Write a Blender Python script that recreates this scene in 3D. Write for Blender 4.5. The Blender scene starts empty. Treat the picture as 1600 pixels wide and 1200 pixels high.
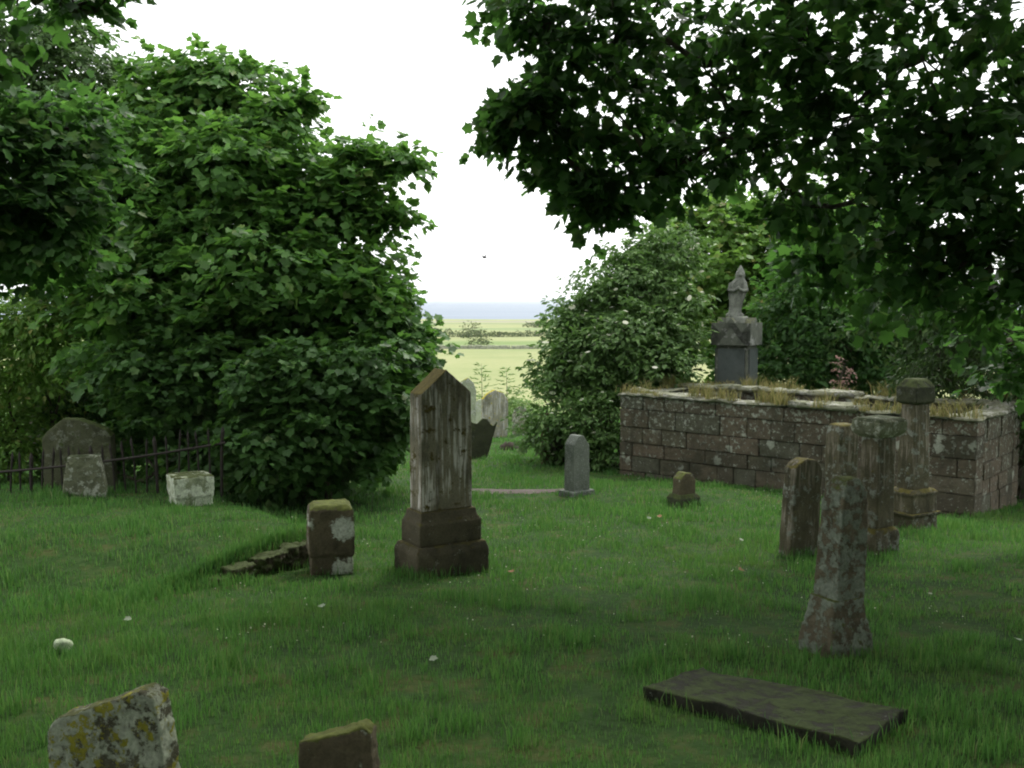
import bpy, bmesh, math, random
import numpy as np
from mathutils import Vector, Matrix, noise as mnoise
R = math.radians
rng = np.random.default_rng(7)
random.seed(7)
S = bpy.context.scene
COL = S.collection

# ------------------------------------------------------------------ camera, sky, sun, exposure
CAM_Z = 1.7
PITCH = math.atan(132 / 1600)
cam = bpy.data.cameras.new('camera'); cam_o = bpy.data.objects.new('camera', cam); COL.objects.link(cam_o)
cam.sensor_width = 36; cam.lens = 36; cam.clip_start = 0.05; cam.clip_end = 90000
cam_o.location = (0, 0, CAM_Z); cam_o.rotation_euler = (R(90) - PITCH, 0, 0)
S.camera = cam_o

SUN_EL, SUN_AZ = 52, 25       # degrees; azimuth from +Y towards +X
w = bpy.data.worlds.new('World'); S.world = w; w.use_nodes = True
nt = w.node_tree; nt.nodes.clear()
o_ = nt.nodes.new('ShaderNodeOutputWorld'); bg = nt.nodes.new('ShaderNodeBackground')
sky = nt.nodes.new('ShaderNodeTexSky'); sky.sky_type = 'NISHITA'; sky.sun_disc = False
sky.sun_elevation = R(SUN_EL); sky.sun_rotation = R(SUN_AZ); sky.air_density = 1.0; sky.dust_density = 4.0
hs = nt.nodes.new('ShaderNodeHueSaturation'); hs.inputs['Saturation'].default_value = 0.12
mx = nt.nodes.new('ShaderNodeMix'); mx.data_type = 'RGBA'; mx.inputs[0].default_value = 0.6
mx.inputs[7].default_value = (14.6, 14.9, 15.0, 1)        # the even white of a closed cloud deck
nt.links.new(sky.outputs[0], hs.inputs['Color']); nt.links.new(hs.outputs[0], mx.inputs[6])
nt.links.new(mx.outputs[2], bg.inputs[0]); bg.inputs[1].default_value = 0.12
nt.links.new(bg.outputs[0], o_.inputs[0])
sun = bpy.data.lights.new('sun', 'SUN'); sun.energy = 1.5; sun.angle = R(14); sun.color = (1, .96, .88)
sun_o = bpy.data.objects.new('sun', sun); COL.objects.link(sun_o); sun_o.location = (0, 0, 30)
sd = Vector((math.sin(R(SUN_AZ)) * math.cos(R(SUN_EL)), math.cos(R(SUN_AZ)) * math.cos(R(SUN_EL)), math.sin(R(SUN_EL))))
sun_o.rotation_euler = sd.to_track_quat('Z', 'Y').to_euler()
S.view_settings.view_transform = 'Standard'; S.view_settings.look = 'None'
S.view_settings.exposure = 0.65; S.view_settings.gamma = 1
S.render.engine = 'CYCLES'
S.cycles.max_bounces = 8; S.cycles.diffuse_bounces = 4; S.cycles.transmission_bounces = 5; S.cycles.sample_clamp_indirect = 4
S.cycles.filter_width = 2.0; S.cycles.use_denoising = True; S.cycles.volume_bounces = 1

# ------------------------------------------------------------------ terrain and pixel rays
def hash2(ix, iy, s):
    h = (ix.astype(np.int64) * 374761393 + iy.astype(np.int64) * 668265263 + s * 1442695041) & 0xffffffff
    h = ((h ^ (h >> 13)) * 1274126177) & 0xffffffff
    return ((h ^ (h >> 16)) & 0xffff) / 65535.0
def vn(x, y, s=0):                                            # 2-D value noise, 0..1
    x = np.asarray(x, float); y = np.asarray(y, float)
    ix, iy = np.floor(x), np.floor(y); fx, fy = x - ix, y - iy
    fx = fx * fx * (3 - 2 * fx); fy = fy * fy * (3 - 2 * fy)
    a, b = hash2(ix, iy, s), hash2(ix + 1, iy, s); c, d = hash2(ix, iy + 1, s), hash2(ix + 1, iy + 1, s)
    return (a * (1 - fx) + b * fx) * (1 - fy) + (c * (1 - fx) + d * fx) * fy
def sst(a, b, x):
    t = np.clip((x - a) / (b - a), 0, 1); return t * t * (3 - 2 * t)
PY = [-60, 0, 35, 100, 190, 300, 500, 775, 900]
PZ_ = [4.8, 0, -2.8, -5.3, -7.3, -8.9, -11.0, -13.05, -14.2]
W1, W2 = (-1.80, 9.45), (-2.75, 7.95)                         # ends of the low retaining wall
def g(X, Y):
    X = np.asarray(X, float); Y = np.asarray(Y, float)
    z = np.interp(Y, PY, PZ_)
    near = 1 - sst(34, 60, Y)
    z = z + near * (0.07 * (vn(X / 1.7, Y / 1.7, 3) - .5) + 0.16 * (vn(X / 5, Y / 5, 5) - .5)) * sst(0, 6, Y)
    z = z + (1 - near) * 0.5 * (vn(X / 30, Y / 30, 8) - .5)
    z = z - .26 * sst(2.5, 6.3, X) * sst(9, 14, Y) * (1 - sst(20, 30, Y))          # the ground dips toward the enclosure
    dx, dy = W1[0] - W2[0], W1[1] - W2[1]; L = math.hypot(dx, dy)
    side = ((X - W2[0]) * -dy + (Y - W2[1]) * dx) / L          # >0 : left of the wall line (raised lawn)
    side = side - .85 * np.clip(Y - 9.7, 0, 8); wid = .1 + .35 * np.clip(Y - 9.6, 0, 4)
    z = z + 0.27 * sst(-.02, wid, side) * sst(7.7, 9.3, Y) * (1 - sst(13, 16, Y))
    return z
cp, sp_ = math.cos(PITCH), math.sin(PITCH)
def ray(px, py):
    u, v = (px - 800) / 1600, (600 - py) / 1600
    d = Vector((u, cp + v * sp_, -sp_ + v * cp)); return d / d.y    # per metre of Y
def P(px, py):                                                # pixel of the photo -> point on the ground
    d = ray(px, py); t = 1.5
    while t < 900:
        if CAM_Z + d.z * t < float(g(d.x * t, t)): break
        t += .02 + t * .002
    return Vector((d.x * t, t, float(g(d.x * t, t))))
def D(px, py, Y):                                             # pixel at a given distance
    d = ray(px, py); return Vector((d.x * Y, Y, CAM_Z + d.z * Y))
def sc(Y): return Y / 1600.0                                  # metres per photo pixel

# ------------------------------------------------------------------ object helpers
def tag(o, label=None, cat=None, group=None, kind=None):
    if label: o['label'] = label
    if cat: o['category'] = cat
    if group: o['group'] = group
    if kind: o['kind'] = kind
    return o
def empty(name, loc, rz=0, label=None, cat=None, group=None):
    o = bpy.data.objects.new(name, None); COL.objects.link(o); o.empty_display_size = .2
    o.location = loc; o.rotation_euler = (0, 0, rz); return tag(o, label, cat, group)
def link(name, me, mat, parent=None, loc=None, rot=None):
    o = bpy.data.objects.new(name, me); COL.objects.link(o)
    if mat is not None:
        me.materials.clear(); me.materials.append(mat)
    if parent is not None: o.parent = parent
    if loc is not None: o.location = loc
    if rot is not None: o.rotation_euler = rot
    return o
def np_mesh(name, V, F):                                      # V (n,3); F list of (m,k) index arrays
    me = bpy.data.meshes.new(name); V = np.ascontiguousarray(V, dtype=np.float32)
    me.vertices.add(len(V)); me.vertices.foreach_set('co', V.ravel())
    idx = np.concatenate([f.ravel() for f in F]).astype(np.int32)
    tot = np.concatenate([np.full(len(f), f.shape[1]) for f in F]).astype(np.int32)
    st = np.concatenate([[0], np.cumsum(tot)[:-1]]).astype(np.int32)
    me.loops.add(len(idx)); me.loops.foreach_set('vertex_index', idx)
    me.polygons.add(len(tot)); me.polygons.foreach_set('loop_start', st)
    try: me.polygons.foreach_set('loop_total', tot)
    except Exception: pass
    me.update(calc_edges=True); return me
def bm_mesh(name, bm, smooth=False):
    bmesh.ops.recalc_face_normals(bm, faces=bm.faces)
    me = bpy.data.meshes.new(name); bm.to_mesh(me); bm.free()
    if smooth:
        for p in me.polygons: p.use_smooth = True
    return me
TEX = {}
def weather(o, voxel, amp, size=.12, seed=0):                 # worn edges and surface of old stone
    m = o.modifiers.new('remesh', 'REMESH'); m.mode = 'VOXEL'; m.voxel_size = voxel; m.use_smooth_shade = True
    for k, (s, a) in enumerate(((size, amp), (size * .3, amp * .5))):
        key = round(s, 3)
        if key not in TEX:
            t = bpy.data.textures.new('worn', 'CLOUDS'); t.noise_scale = s; t.noise_depth = 3; TEX[key] = t
        d = o.modifiers.new('worn', 'DISPLACE'); d.texture = TEX[key]; d.strength = a * 2; d.mid_level = .5
        d.texture_coords = 'GLOBAL'
def box_bm(bm, x0, x1, y0, y1, z0, z1, M=None):
    vs = [bm.verts.new((x, y, z)) for z in (z0, z1) for y in (y0, y1) for x in (x0, x1)]
    for f in ((0, 2, 3, 1), (4, 5, 7, 6), (0, 1, 5, 4), (2, 6, 7, 3), (0, 4, 6, 2), (1, 3, 7, 5)):
        bm.faces.new([vs[i] for i in f])
    if M is not None:
        for v in vs: v.co = M @ v.co
    return vs
def loft(secs, bm=None):                                      # secs: (z, w, d[, ox, oy]) stacked rectangles
    bm = bm or bmesh.new(); prev = None
    for s in secs:
        z, a, b = s[:3]; ox, oy = (s[3], s[4]) if len(s) > 3 else (0, 0)
        ring = [bm.verts.new((ox + sx * a / 2, oy + sy * b / 2, z)) for sx, sy in ((-1, -1), (1, -1), (1, 1), (-1, 1))]
        if prev:
            for i in range(4): bm.faces.new((prev[i], prev[(i + 1) % 4], ring[(i + 1) % 4], ring[i]))
        else: bm.faces.new(ring[::-1])
        prev = ring
    bm.faces.new(prev); return bm
def prism(outline, d, bm=None, taper=1.0):                    # outline (x,z) extruded along y
    bm = bm or bmesh.new()
    a = [bm.verts.new((x, -d / 2, z)) for x, z in outline]; b = [bm.verts.new((x * taper, d / 2, z)) for x, z in outline]
    n = len(a); bm.faces.new(a); bm.faces.new(b[::-1])
    for i in range(n): bm.faces.new((a[i], b[i], b[(i + 1) % n], a[(i + 1) % n]))
    return bm
def tube(bm, pts, rad, n=8, cap=True):
    prev = None
    for i, p in enumerate(pts):
        p = Vector(p); t = (Vector(pts[min(i + 1, len(pts) - 1)]) - Vector(pts[max(i - 1, 0)])).normalized()
        u = t.orthogonal().normalized() if prev is None else (pu - t * pu.dot(t)).normalized()
        pu = u; v = t.cross(u)
        ring = [bm.verts.new(p + (u * math.cos(a) + v * math.sin(a)) * rad[i]) for a in [2 * math.pi * k / n for k in range(n)]]
        if prev:
            for k in range(n): bm.faces.new((prev[k], prev[(k + 1) % n], ring[(k + 1) % n], ring[k]))
        elif cap: bm.faces.new(ring[::-1])
        prev = ring
    if cap: bm.faces.new(prev)

# ------------------------------------------------------------------ material helpers
class N:
    def __init__(s, name):
        s.m = bpy.data.materials.new(name); s.m.use_nodes = True; s.t = s.m.node_tree; s.t.nodes.clear()
        s.out = s.t.nodes.new('ShaderNodeOutputMaterial')
        s.geo = s.t.nodes.new('ShaderNodeNewGeometry'); s.tc = s.t.nodes.new('ShaderNodeTexCoord')
        s.obj = s.tc.outputs['Object']; s.pos = s.geo.outputs['Position']
    def put(s, sock, v):
        if v is None: return
        if hasattr(v, 'is_output'): s.t.links.new(v, sock)
        elif sock.type == 'RGBA': sock.default_value = (*v[:3], 1)
        else: sock.default_value = v
    def noise(s, scale, vec=None, detail=4, rough=.55, dist=0):
        n = s.t.nodes.new('ShaderNodeTexNoise'); s.put(n.inputs['Vector'], vec if vec is not None else s.obj)
        n.inputs['Scale'].default_value = scale; n.inputs['Detail'].default_value = detail
        n.inputs['Roughness'].default_value = rough; n.inputs['Distortion'].default_value = dist; return n.outputs[0]
    def vor(s, scale, vec=None, feature='F1', out=0, rnd=1):
        n = s.t.nodes.new('ShaderNodeTexVoronoi'); n.feature = feature; s.put(n.inputs['Vector'], vec if vec is not None else s.obj)
        n.inputs['Scale'].default_value = scale; n.inputs['Randomness'].default_value = rnd; return n.outputs[out]
    def scale(s, vec, k):
        n = s.t.nodes.new('ShaderNodeMapping'); s.put(n.inputs['Vector'], vec); n.inputs['Scale'].default_value = k; return n.outputs[0]
    def step(s, v, a, b, x=0., y=1.):
        n = s.t.nodes.new('ShaderNodeMapRange'); n.interpolation_type = 'SMOOTHSTEP'
        s.put(n.inputs[0], v)
        for i, q in enumerate((a, b, x, y)): n.inputs[1 + i].default_value = q
        return n.outputs[0]
    def math(s, op, a, b=0.):
        n = s.t.nodes.new('ShaderNodeMath'); n.operation = op; s.put(n.inputs[0], a); s.put(n.inputs[1], b); return n.outputs[0]
    def mix(s, f, a, b, mode='MIX'):
        n = s.t.nodes.new('ShaderNodeMix'); n.data_type = 'RGBA'; n.blend_type = mode
        s.put(n.inputs[0], f); s.put(n.inputs[6], a); s.put(n.inputs[7], b); return n.outputs[2]
    def ramp(s, f, stops):
        n = s.t.nodes.new('ShaderNodeValToRGB'); s.put(n.inputs[0], f); e = n.color_ramp.elements
        while len(e) < len(stops): e.new(.5)
        for q, (p, c) in zip(e, stops): q.position = p; q.color = (*c, 1)
        return n.outputs[0]
    def xyz(s, v):
        n = s.t.nodes.new('ShaderNodeSeparateXYZ'); s.put(n.inputs[0], v); return n.outputs
    def bump(s, h, strength=.4, dist=.02):
        n = s.t.nodes.new('ShaderNodeBump'); n.inputs['Strength'].default_value = strength
        n.inputs['Distance'].default_value = dist; s.put(n.inputs['Height'], h); return n.outputs[0]
    def bsdf(s, col, rough=.85, spec=.3, normal=None, metal=0.):
        n = s.t.nodes.new('ShaderNodeBsdfPrincipled'); s.put(n.inputs['Base Color'], col); s.put(n.inputs['Roughness'], rough)
        n.inputs['Specular IOR Level'].default_value = spec; n.inputs['Metallic'].default_value = metal
        if normal is not None: s.put(n.inputs['Normal'], normal)
        return n.outputs[0]
    def done(s, sh): s.t.links.new(sh, s.out.inputs[0]); return s.m
def leaf_mat(name, stops, trans, tf=.4, rough=.5, spec=.2):
    n = N(name); c = n.ramp(n.geo.outputs['Random Per Island'], stops)
    b = n.bsdf(c, rough, spec); t = n.t.nodes.new('ShaderNodeBsdfTranslucent')
    n.put(t.inputs[0], n.mix(.5, c, trans)); m = n.t.nodes.new('ShaderNodeMixShader'); m.inputs[0].default_value = tf
    n.t.links.new(b, m.inputs[1]); n.t.links.new(t.outputs[0], m.inputs[2]); return n.done(m.outputs[0])
def stone(name, a, b, lichen=None, lich=.58, lscale=7, moss=None, mossamt=.5, streak=None, spots=None, rough=.9, grain=70, dark=.45, yellow=None, patch=None):
    tint = lambda q: (q[0] * .97, q[1] * 1.03, q[2] * .84)
    a, b = tint(a), tint(b); lich = lich - .045
    n = N(name)
    c = n.ramp(n.noise(4.5, detail=6, rough=.65), [(.3, a), (.7, b)])
    c = n.mix(n.step(n.noise(grain, detail=3), .4, .75, 0, dark), c, [q * .35 for q in a])
    if streak:
        f = n.noise(1, n.scale(n.obj, (26, 26, 2.2)), 5, .6)
        f2 = n.noise(2.4, detail=3)
        c = n.mix(n.math('MULTIPLY', n.step(f, .47, .62), n.step(f2, .38, .56)), c, streak)
        f3 = n.noise(1, n.scale(n.obj, (15, 15, 1.1)), 4, .6)
        c = n.mix(n.step(f3, .53, .75, 0, .55), c, [q * .3 for q in a])
    c = n.mix(n.step(n.noise(2.2, n.scale(n.obj, (1, 1, .6)), 6, .7), .47, .66, 0, .7), c, [a[0] * .38, a[1] * .42, a[2] * .4])
    h = n.noise(grain * .6, detail=5, rough=.7)
    if lichen:
        l = n.step(n.math('ADD', n.noise(lscale, detail=9, rough=.72), n.math('MULTIPLY', n.noise(lscale * .3, detail=2), .25)), lich + .1, lich + .16)
        c = n.mix(l, c, n.ramp(n.noise(45, detail=2), [(.3, [q * .6 for q in lichen]), (.7, lichen)])); h = n.math('ADD', h, n.math('MULTIPLY', l, .6))
    if spots:
        d = n.vor(lscale * 1.1); d = n.math('ADD', d, n.math('MULTIPLY', n.noise(30, detail=4), .45))
        l = n.step(d, .36, .44, 1, 0); l = n.math('MULTIPLY', l, n.step(n.noise(3.1, detail=2), .46, .56))
        c = n.mix(l, c, spots); h = n.math('ADD', h, n.math('MULTIPLY', l, .4))
    if yellow:
        l = n.step(n.noise(lscale * 1.3, n.scale(n.obj, (1.1, .93, 1.07)), 8, .75), .53, .57)
        c = n.mix(l, c, yellow); h = n.math('ADD', h, n.math('MULTIPLY', l, .4))
    if patch:
        v = n.t.nodes.new('ShaderNodeVectorMath'); v.operation = 'DISTANCE'; n.put(v.inputs[0], n.obj); v.inputs[1].default_value = patch[:3]
        l = n.step(n.math('ADD', n.math('MULTIPLY', v.outputs['Value'], 1 / patch[3]), n.math('MULTIPLY', n.noise(22, detail=8, rough=.75), 1.3)), 1.42, 1.56, 1, 0)
        c = n.mix(l, c, n.ramp(n.noise(50), [(.35, (.3, .32, .26)), (.65, (.55, .58, .5))])); h = n.math('ADD', h, n.math('MULTIPLY', l, .5))
    if moss:
        up = n.step(n.xyz(n.geo.outputs['Normal'])[2], .15, .75)
        f = n.step(n.math('ADD', n.noise(9, detail=7, rough=.7), n.math('MULTIPLY', up, .22)), 1.06 - mossamt, 1.16 - mossamt)
        c = n.mix(f, c, n.ramp(n.noise(25), [(.3, [q * .5 for q in moss]), (.7, moss)])); h = n.math('ADD', h, n.math('MULTIPLY', f, .8))
    return n.done(n.bsdf(c, rough, .25, n.bump(h, .7, .012)))

BROWN, BROWN2 = (.075, .052, .036), (.16, .115, .08)
M = {}
M['monument'] = stone('brown sandstone, streaked', (.145, .125, .105), (.28, .245, .21), streak=(.58, .56, .51), moss=(.11, .09, .02), mossamt=.52)
M['plinth'] = stone('brown sandstone, dark', (.06, .05, .037), (.12, .1, .076), lichen=(.26, .26, .22), lich=.68, lscale=14, moss=(.09, .08, .025), mossamt=.44)
M['rubble'] = stone('earthy rubble', (.04, .033, .023), (.10, .083, .06), moss=(.055, .075, .02), mossamt=.6, lichen=(.25, .25, .2), lich=.66)
M['pillar'] = stone('mossy sandstone', (.075, .06, .045), (.16, .125, .095), lichen=(.55, .58, .48), lich=.615, lscale=4, moss=(.11, .13, .025), mossamt=.47, patch=(.10, -.2, .42, .13))
M['white'] = stone('whitened stone', (.26, .27, .21), (.5, .53, .42), lichen=(.68, .74, .58), lich=.52, lscale=8, moss=(.07, .09, .025), mossamt=.45, yellow=None)
M['stub'] = stone('pale stub', (.13, .13, .1), (.28, .28, .22), lichen=(.5, .53, .43), lich=.58, lscale=11, moss=(.06, .08, .03), mossamt=.45)
M['green'] = stone('green grey stone', (.06, .065, .04), (.13, .13, .09), lichen=(.32, .34, .27), lich=.6, lscale=9, moss=(.08, .11, .03), mossamt=.52)
M['grey'] = stone('grey stone', (.24, .22, .2), (.4, .37, .35), streak=(.5, .5, .47), moss=(.42, .36, .03), mossamt=.5)
M['pale'] = stone('pale stone', (.36, .38, .32), (.5, .52, .45), lichen=(.6, .62, .55), lich=.6, moss=(.3, .3, .06), mossamt=.42)
M['granite'] = stone('grey granite', (.13, .14, .14), (.22, .23, .23), lichen=(.34, .36, .35), lich=.62, lscale=60, grain=130, dark=.6)
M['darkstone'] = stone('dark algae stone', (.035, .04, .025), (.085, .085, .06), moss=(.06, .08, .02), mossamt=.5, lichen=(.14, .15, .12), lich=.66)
M['lichen'] = stone('lichened stone', (.075, .06, .045), (.15, .125, .095), lichen=(.19, .22, .165), lich=.53, lscale=16, moss=(.10, .12, .03), mossamt=.45)
M['lichendark'] = stone('dark lichened stone', (.04, .036, .027), (.085, .078, .058), lichen=(.15, .17, .13), lich=.57, lscale=16, moss=(.08, .09, .025), mossamt=.45)
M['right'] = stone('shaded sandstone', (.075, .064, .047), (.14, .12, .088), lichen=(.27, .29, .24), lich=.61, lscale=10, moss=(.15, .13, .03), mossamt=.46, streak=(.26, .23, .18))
M['yellow'] = stone('yellow lichened stone', (.06, .055, .04), (.15, .14, .1), lichen=(.40, .44, .33), lich=.51, lscale=9, yellow=(.27, .26, .03), moss=(.1, .11, .03), mossamt=.4)
M['slab'] = stone('mossy slab', (.018, .019, .015), (.05, .046, .036), moss=(.045, .066, .016), mossamt=.42, lichen=(.3, .31, .27), lich=.71, lscale=12, rough=.95)
M['cap'] = stone('cap stone', (.17, .165, .135), (.31, .3, .25), lichen=(.42, .42, .36), lich=.6, lscale=6, moss=(.08, .09, .03), mossamt=.33)
M['statue'] = stone('statue stone', (.13, .13, .135), (.25, .25, .26), moss=(.22, .25, .1), mossamt=.33, dark=.5, grain=40)
M['pedestal'] = stone('dark pedestal stone', (.09, .092, .09), (.16, .165, .16), moss=(.2, .21, .12), mossamt=.42, lichen=(.33, .34, .31), lich=.64)
M['panel'] = stone('slate panel', (.075, .085, .1), (.11, .12, .14), grain=100, rough=.4)
M['pebble'] = stone('chalky stone', (.42, .48, .38), (.6, .66, .54))
M['post'] = stone('weathered post', (.12, .075, .05), (.2, .13, .09), streak=(.3, .25, .2))
M['pink'] = stone('pink stone', (.35, .22, .18), (.5, .36, .3), moss=(.1, .11, .04), mossamt=.5, lichen=(.6, .5, .45), lich=.58)
M['drywall'] = stone('field wall', (.26, .26, .24), (.45, .44, .41), grain=3)
def wall_mat():
    n = N('lichened wall blocks'); r = n.geo.outputs['Random Per Island']
    c = n.ramp(r, [(0, (.095, .085, .06)), (.2, (.12, .1, .07)), (.4, (.142, .112, .078)), (.6, (.115, .108, .074)), (.8, (.16, .125, .09)), (.9, (.125, .125, .09)), (1, (.1, .1, .07))])
    c = n.mix(n.step(n.noise(9, detail=7, rough=.7), .4, .72, 0, .7), c, (.05, .046, .032))
    d = n.math('ADD', n.vor(3.2), n.math('MULTIPLY', n.noise(18, detail=5), .5))
    l1 = n.math('MULTIPLY', n.step(d, .47, .54, 1, 0), n.step(n.noise(1.6, detail=2), .44, .54))
    up = n.xyz(n.obj)[2]
    l2 = n.step(n.math('ADD', n.noise(13, detail=8, rough=.74), n.math('MULTIPLY', up, .05)), .585, .635)
    l = n.math('MAXIMUM', l1, l2)
    c = n.mix(l, c, n.ramp(n.noise(40), [(.3, (.3, .32, .26)), (.7, (.40, .42, .35))]))
    c = n.mix(n.step(n.noise(1.1, detail=6, rough=.7), .46, .68, 0, .75), c, (.04, .04, .026))
    h = n.math('ADD', n.noise(30, detail=6, rough=.7), n.math('MULTIPLY', l, .5))
    return n.done(n.bsdf(c, .92, .2, n.bump(h, .8, .02)))
M['wall'] = wall_mat()
def plain(name, c, rough=.8, metal=0., k=.5, scale=20):
    n = N(name); col = n.ramp(n.noise(scale, detail=5), [(.3, [q * k for q in c]), (.7, c)])
    return n.done(n.bsdf(col, rough, .3, n.bump(n.noise(scale * 2), .4, .01), metal))
M['mortar'] = plain('dark joint', (.045, .04, .03))
M['iron'] = plain('rusted iron', (.042, .034, .028), .7)
M['bird'] = plain('bird', (.05, .05, .055))
def bark_mat(name, a, b):
    n = N(name); f = n.noise(1, n.scale(n.obj, (14, 14, 2.5)), 6, .65)
    c = n.ramp(f, [(.35, a), (.65, b)]); c = n.mix(n.step(n.noise(2.5, detail=5), .52, .62, 0, .6), c, (.09, .11, .05))
    return n.done(n.bsdf(c, .9, .2, n.bump(f, .8, .02)))
M['bark'] = bark_mat('bark', (.035, .028, .02), (.1, .085, .065))
M['syc'] = leaf_mat('sycamore leaf', [(0, (.030, .070, .020)), (.5, (.044, .108, .028)), (.9, (.064, .148, .036)), (1, (.12, .17, .05))], (.13, .33, .045), .46)
M['syc_bright'] = leaf_mat('young sycamore leaf', [(0, (.05, .115, .026)), (.5, (.075, .18, .038)), (.9, (.115, .24, .055)), (1, (.19, .26, .075))], (.2, .44, .055), .46)
M['dark'] = leaf_mat('dark shrub leaf', [(0, (.036, .085, .023)), (.6, (.057, .135, .033)), (.95, (.09, .19, .05)), (1, (.17, .24, .09))], (.14, .32, .04), .4, .5, .22)
M['elder'] = leaf_mat('elder leaf', [(0, (.06, .12, .034)), (.5, (.095, .18, .05)), (.85, (.14, .25, .07)), (1, (.19, .29, .10))], (.15, .3, .05), .36, .5, .22)
M['lime'] = leaf_mat('sky-brightened lime leaf', [(0, (.08, .16, .03)), (.5, (.12, .24, .045)), (.9, (.18, .31, .065)), (1, (.28, .25, .08))], (.26, .48, .07), .45)  # tint lightened to carry the open-sky light on the left shrub
M['ash'] = leaf_mat('fine leaf', [(0, (.05, .1, .03)), (.6, (.08, .15, .05)), (1, (.13, .2, .08))], (.15, .28, .06), .4)
M['yew'] = leaf_mat('yew leaf', [(0, (.022, .045, .012)), (.7, (.035, .07, .016)), (1, (.07, .12, .03))], (.06, .13, .02), .22)
M['fern'] = leaf_mat('nettle leaf', [(0, (.09, .17, .05)), (.6, (.14, .24, .07)), (1, (.2, .3, .1))], (.2, .36, .06), .4)
M['hedge'] = leaf_mat('hedge leaf', [(0, (.07, .1, .045)), (.7, (.1, .14, .06)), (1, (.16, .15, .09))], (.12, .2, .05), .2, .8, .1)
M['blossom'] = leaf_mat('cream blossom', [(0, (.5, .52, .36)), (1, (.75, .75, .62))], (.6, .6, .4), .3, .8, .1)
M['pinkpetal'] = leaf_mat('faded pink petal', [(0, (.2, .135, .11)), (1, (.32, .24, .2))], (.6, .35, .3), .3, .8, .1)
M['straw'] = leaf_mat('straw grass', [(0, (.09, .12, .035)), (.35, (.2, .2, .07)), (1, (.36, .29, .13))], (.3, .3, .1), .3, .7, .2)
M['deadleaf'] = leaf_mat('pale dead leaf', [(0, (.2, .25, .17)), (1, (.34, .39, .29))], (.4, .4, .3), .2, .7, .2)
M['rust'] = leaf_mat('brown dead leaf', [(0, (.2, .1, .05)), (1, (.28, .15, .07))], (.3, .15, .05), .2, .7, .2)
def grass_mat():
    n = N('grass'); c = n.ramp(n.geo.outputs['Random Per Island'], [(0, (.034, .11, .030)), (.45, (.066, .19, .046)), (.82, (.11, .255, .066)), (.95, (.19, .3, .09)), (1, (.24, .25, .12))])
    v = n.noise(.55, n.pos, 5, .65)
    c = n.mix(n.step(v, .54, .7, 0, .7), c, (.12, .17, .046))
    c = n.mix(n.step(n.noise(3.2, n.pos, 5, .7), .5, .72, 0, .6), c, (.13, .21, .062))
    c = n.mix(n.step(n.noise(1.4, n.pos, 4), .56, .74, 0, .55), c, (.025, .085, .034))
    b = n.bsdf(c, .5, .25); t = n.t.nodes.new('ShaderNodeBsdfTranslucent'); n.put(t.inputs[0], n.mix(.5, c, (.16, .37, .05)))
    m = n.t.nodes.new('ShaderNodeMixShader'); m.inputs[0].default_value = .35
    n.t.links.new(b, m.inputs[1]); n.t.links.new(t.outputs[0], m.inputs[2]); return n.done(m.outputs[0])
M['grass'] = grass_mat()
def ground_mat():
    n = N('ground'); p = n.xyz(n.pos)
    c = n.ramp(n.noise(3, n.pos, 7, .7), [(.3, (.016, .034, .009)), (.5, (.028, .062, .014)), (.62, (.055, .07, .02)), (.75, (.06, .045, .022))])
    fld = n.ramp(n.noise(.06, n.scale(n.pos, (1, .5, 1)), 6, .6), [(.3, (.20, .235, .10)), (.5, (.25, .27, .125)), (.7, (.29, .295, .15))])
    fld = n.mix(n.step(n.noise(1.2, n.pos, 5, .7), .4, .7, 0, .35), fld, (.17, .215, .075))
    y = n.math('ADD', p[1], n.math('MULTIPLY', n.noise(.02, n.pos), 60.))
    for a, b, col in ((236, 262, (.15, .21, .075)), (420, 450, (.18, .23, .1)), (560, 600, (.16, .2, .09)), (640, 700, (.24, .24, .17))):
        f = n.math('MULTIPLY', n.step(y, a, a + 8), n.step(y, b, b + 14, 1, 0)); fld = n.mix(f, fld, col)
    c = n.mix(n.step(n.math('ADD', p[1], n.math('MULTIPLY', n.noise(.2, n.pos), 14.)), 46, 56), c, fld)
    return n.done(n.bsdf(c, .95, .1, n.bump(n.noise(14, n.pos, 5), .6, .05)))
M['ground'] = ground_mat()
def sea_mat():
    n = N('sea'); v = n.scale(n.pos, (.0016, .02, 1)); f = n.noise(1, v, 6, .65)
    c = n.ramp(f, [(.35, (.09, .13, .185)), (.55, (.13, .17, .225)), (.7, (.19, .23, .28))])
    return n.done(n.bsdf(c, .55, .2, n.bump(n.noise(1, n.scale(n.pos, (.05, .3, 1)), 4), .3, .4)))
M['sea'] = sea_mat()
M['path'] = plain('grey gravel', (.12, .098, .085), .95, 0, .55, 60)
M['soil'] = plain('dark soil', (.05, .038, .026), .95, 0, .5, 30)

# ------------------------------------------------------------------ the setting: ground, sea, path
def geo(a, b, n): return np.geomspace(a, b, n)
xs = np.concatenate([-geo(14.5, 1600, 34)[::-1], np.arange(-14, 14.01, .2), geo(14.5, 1600, 34)])
ys = np.concatenate([np.arange(-40, 2, 1.5), np.arange(2, 34, .16), geo(34, 778, 90)])
gx, gy = np.meshgrid(xs, ys); gz = g(gx, gy)
V = np.stack([gx.ravel(), gy.ravel(), gz.ravel()], 1); nx, ny = len(xs), len(ys)
i = (np.arange(ny - 1)[:, None] * nx + np.arange(nx - 1)[None]).ravel()
me = np_mesh('ground', V, [np.stack([i, i + 1, i + nx + 1, i + nx], 1)])
me.polygons.foreach_set('use_smooth', np.ones(len(me.polygons), bool))
tag(link('ground', me, M['ground']), kind='structure')
V = np.array([(-60000, 740, -13.2), (60000, 740, -13.2), (60000, 60000, -13.2), (-60000, 60000, -13.2)])
tag(link('sea', np_mesh('sea', V, [np.array([[0, 1, 2, 3]])]), M['sea']), kind='structure')
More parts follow.
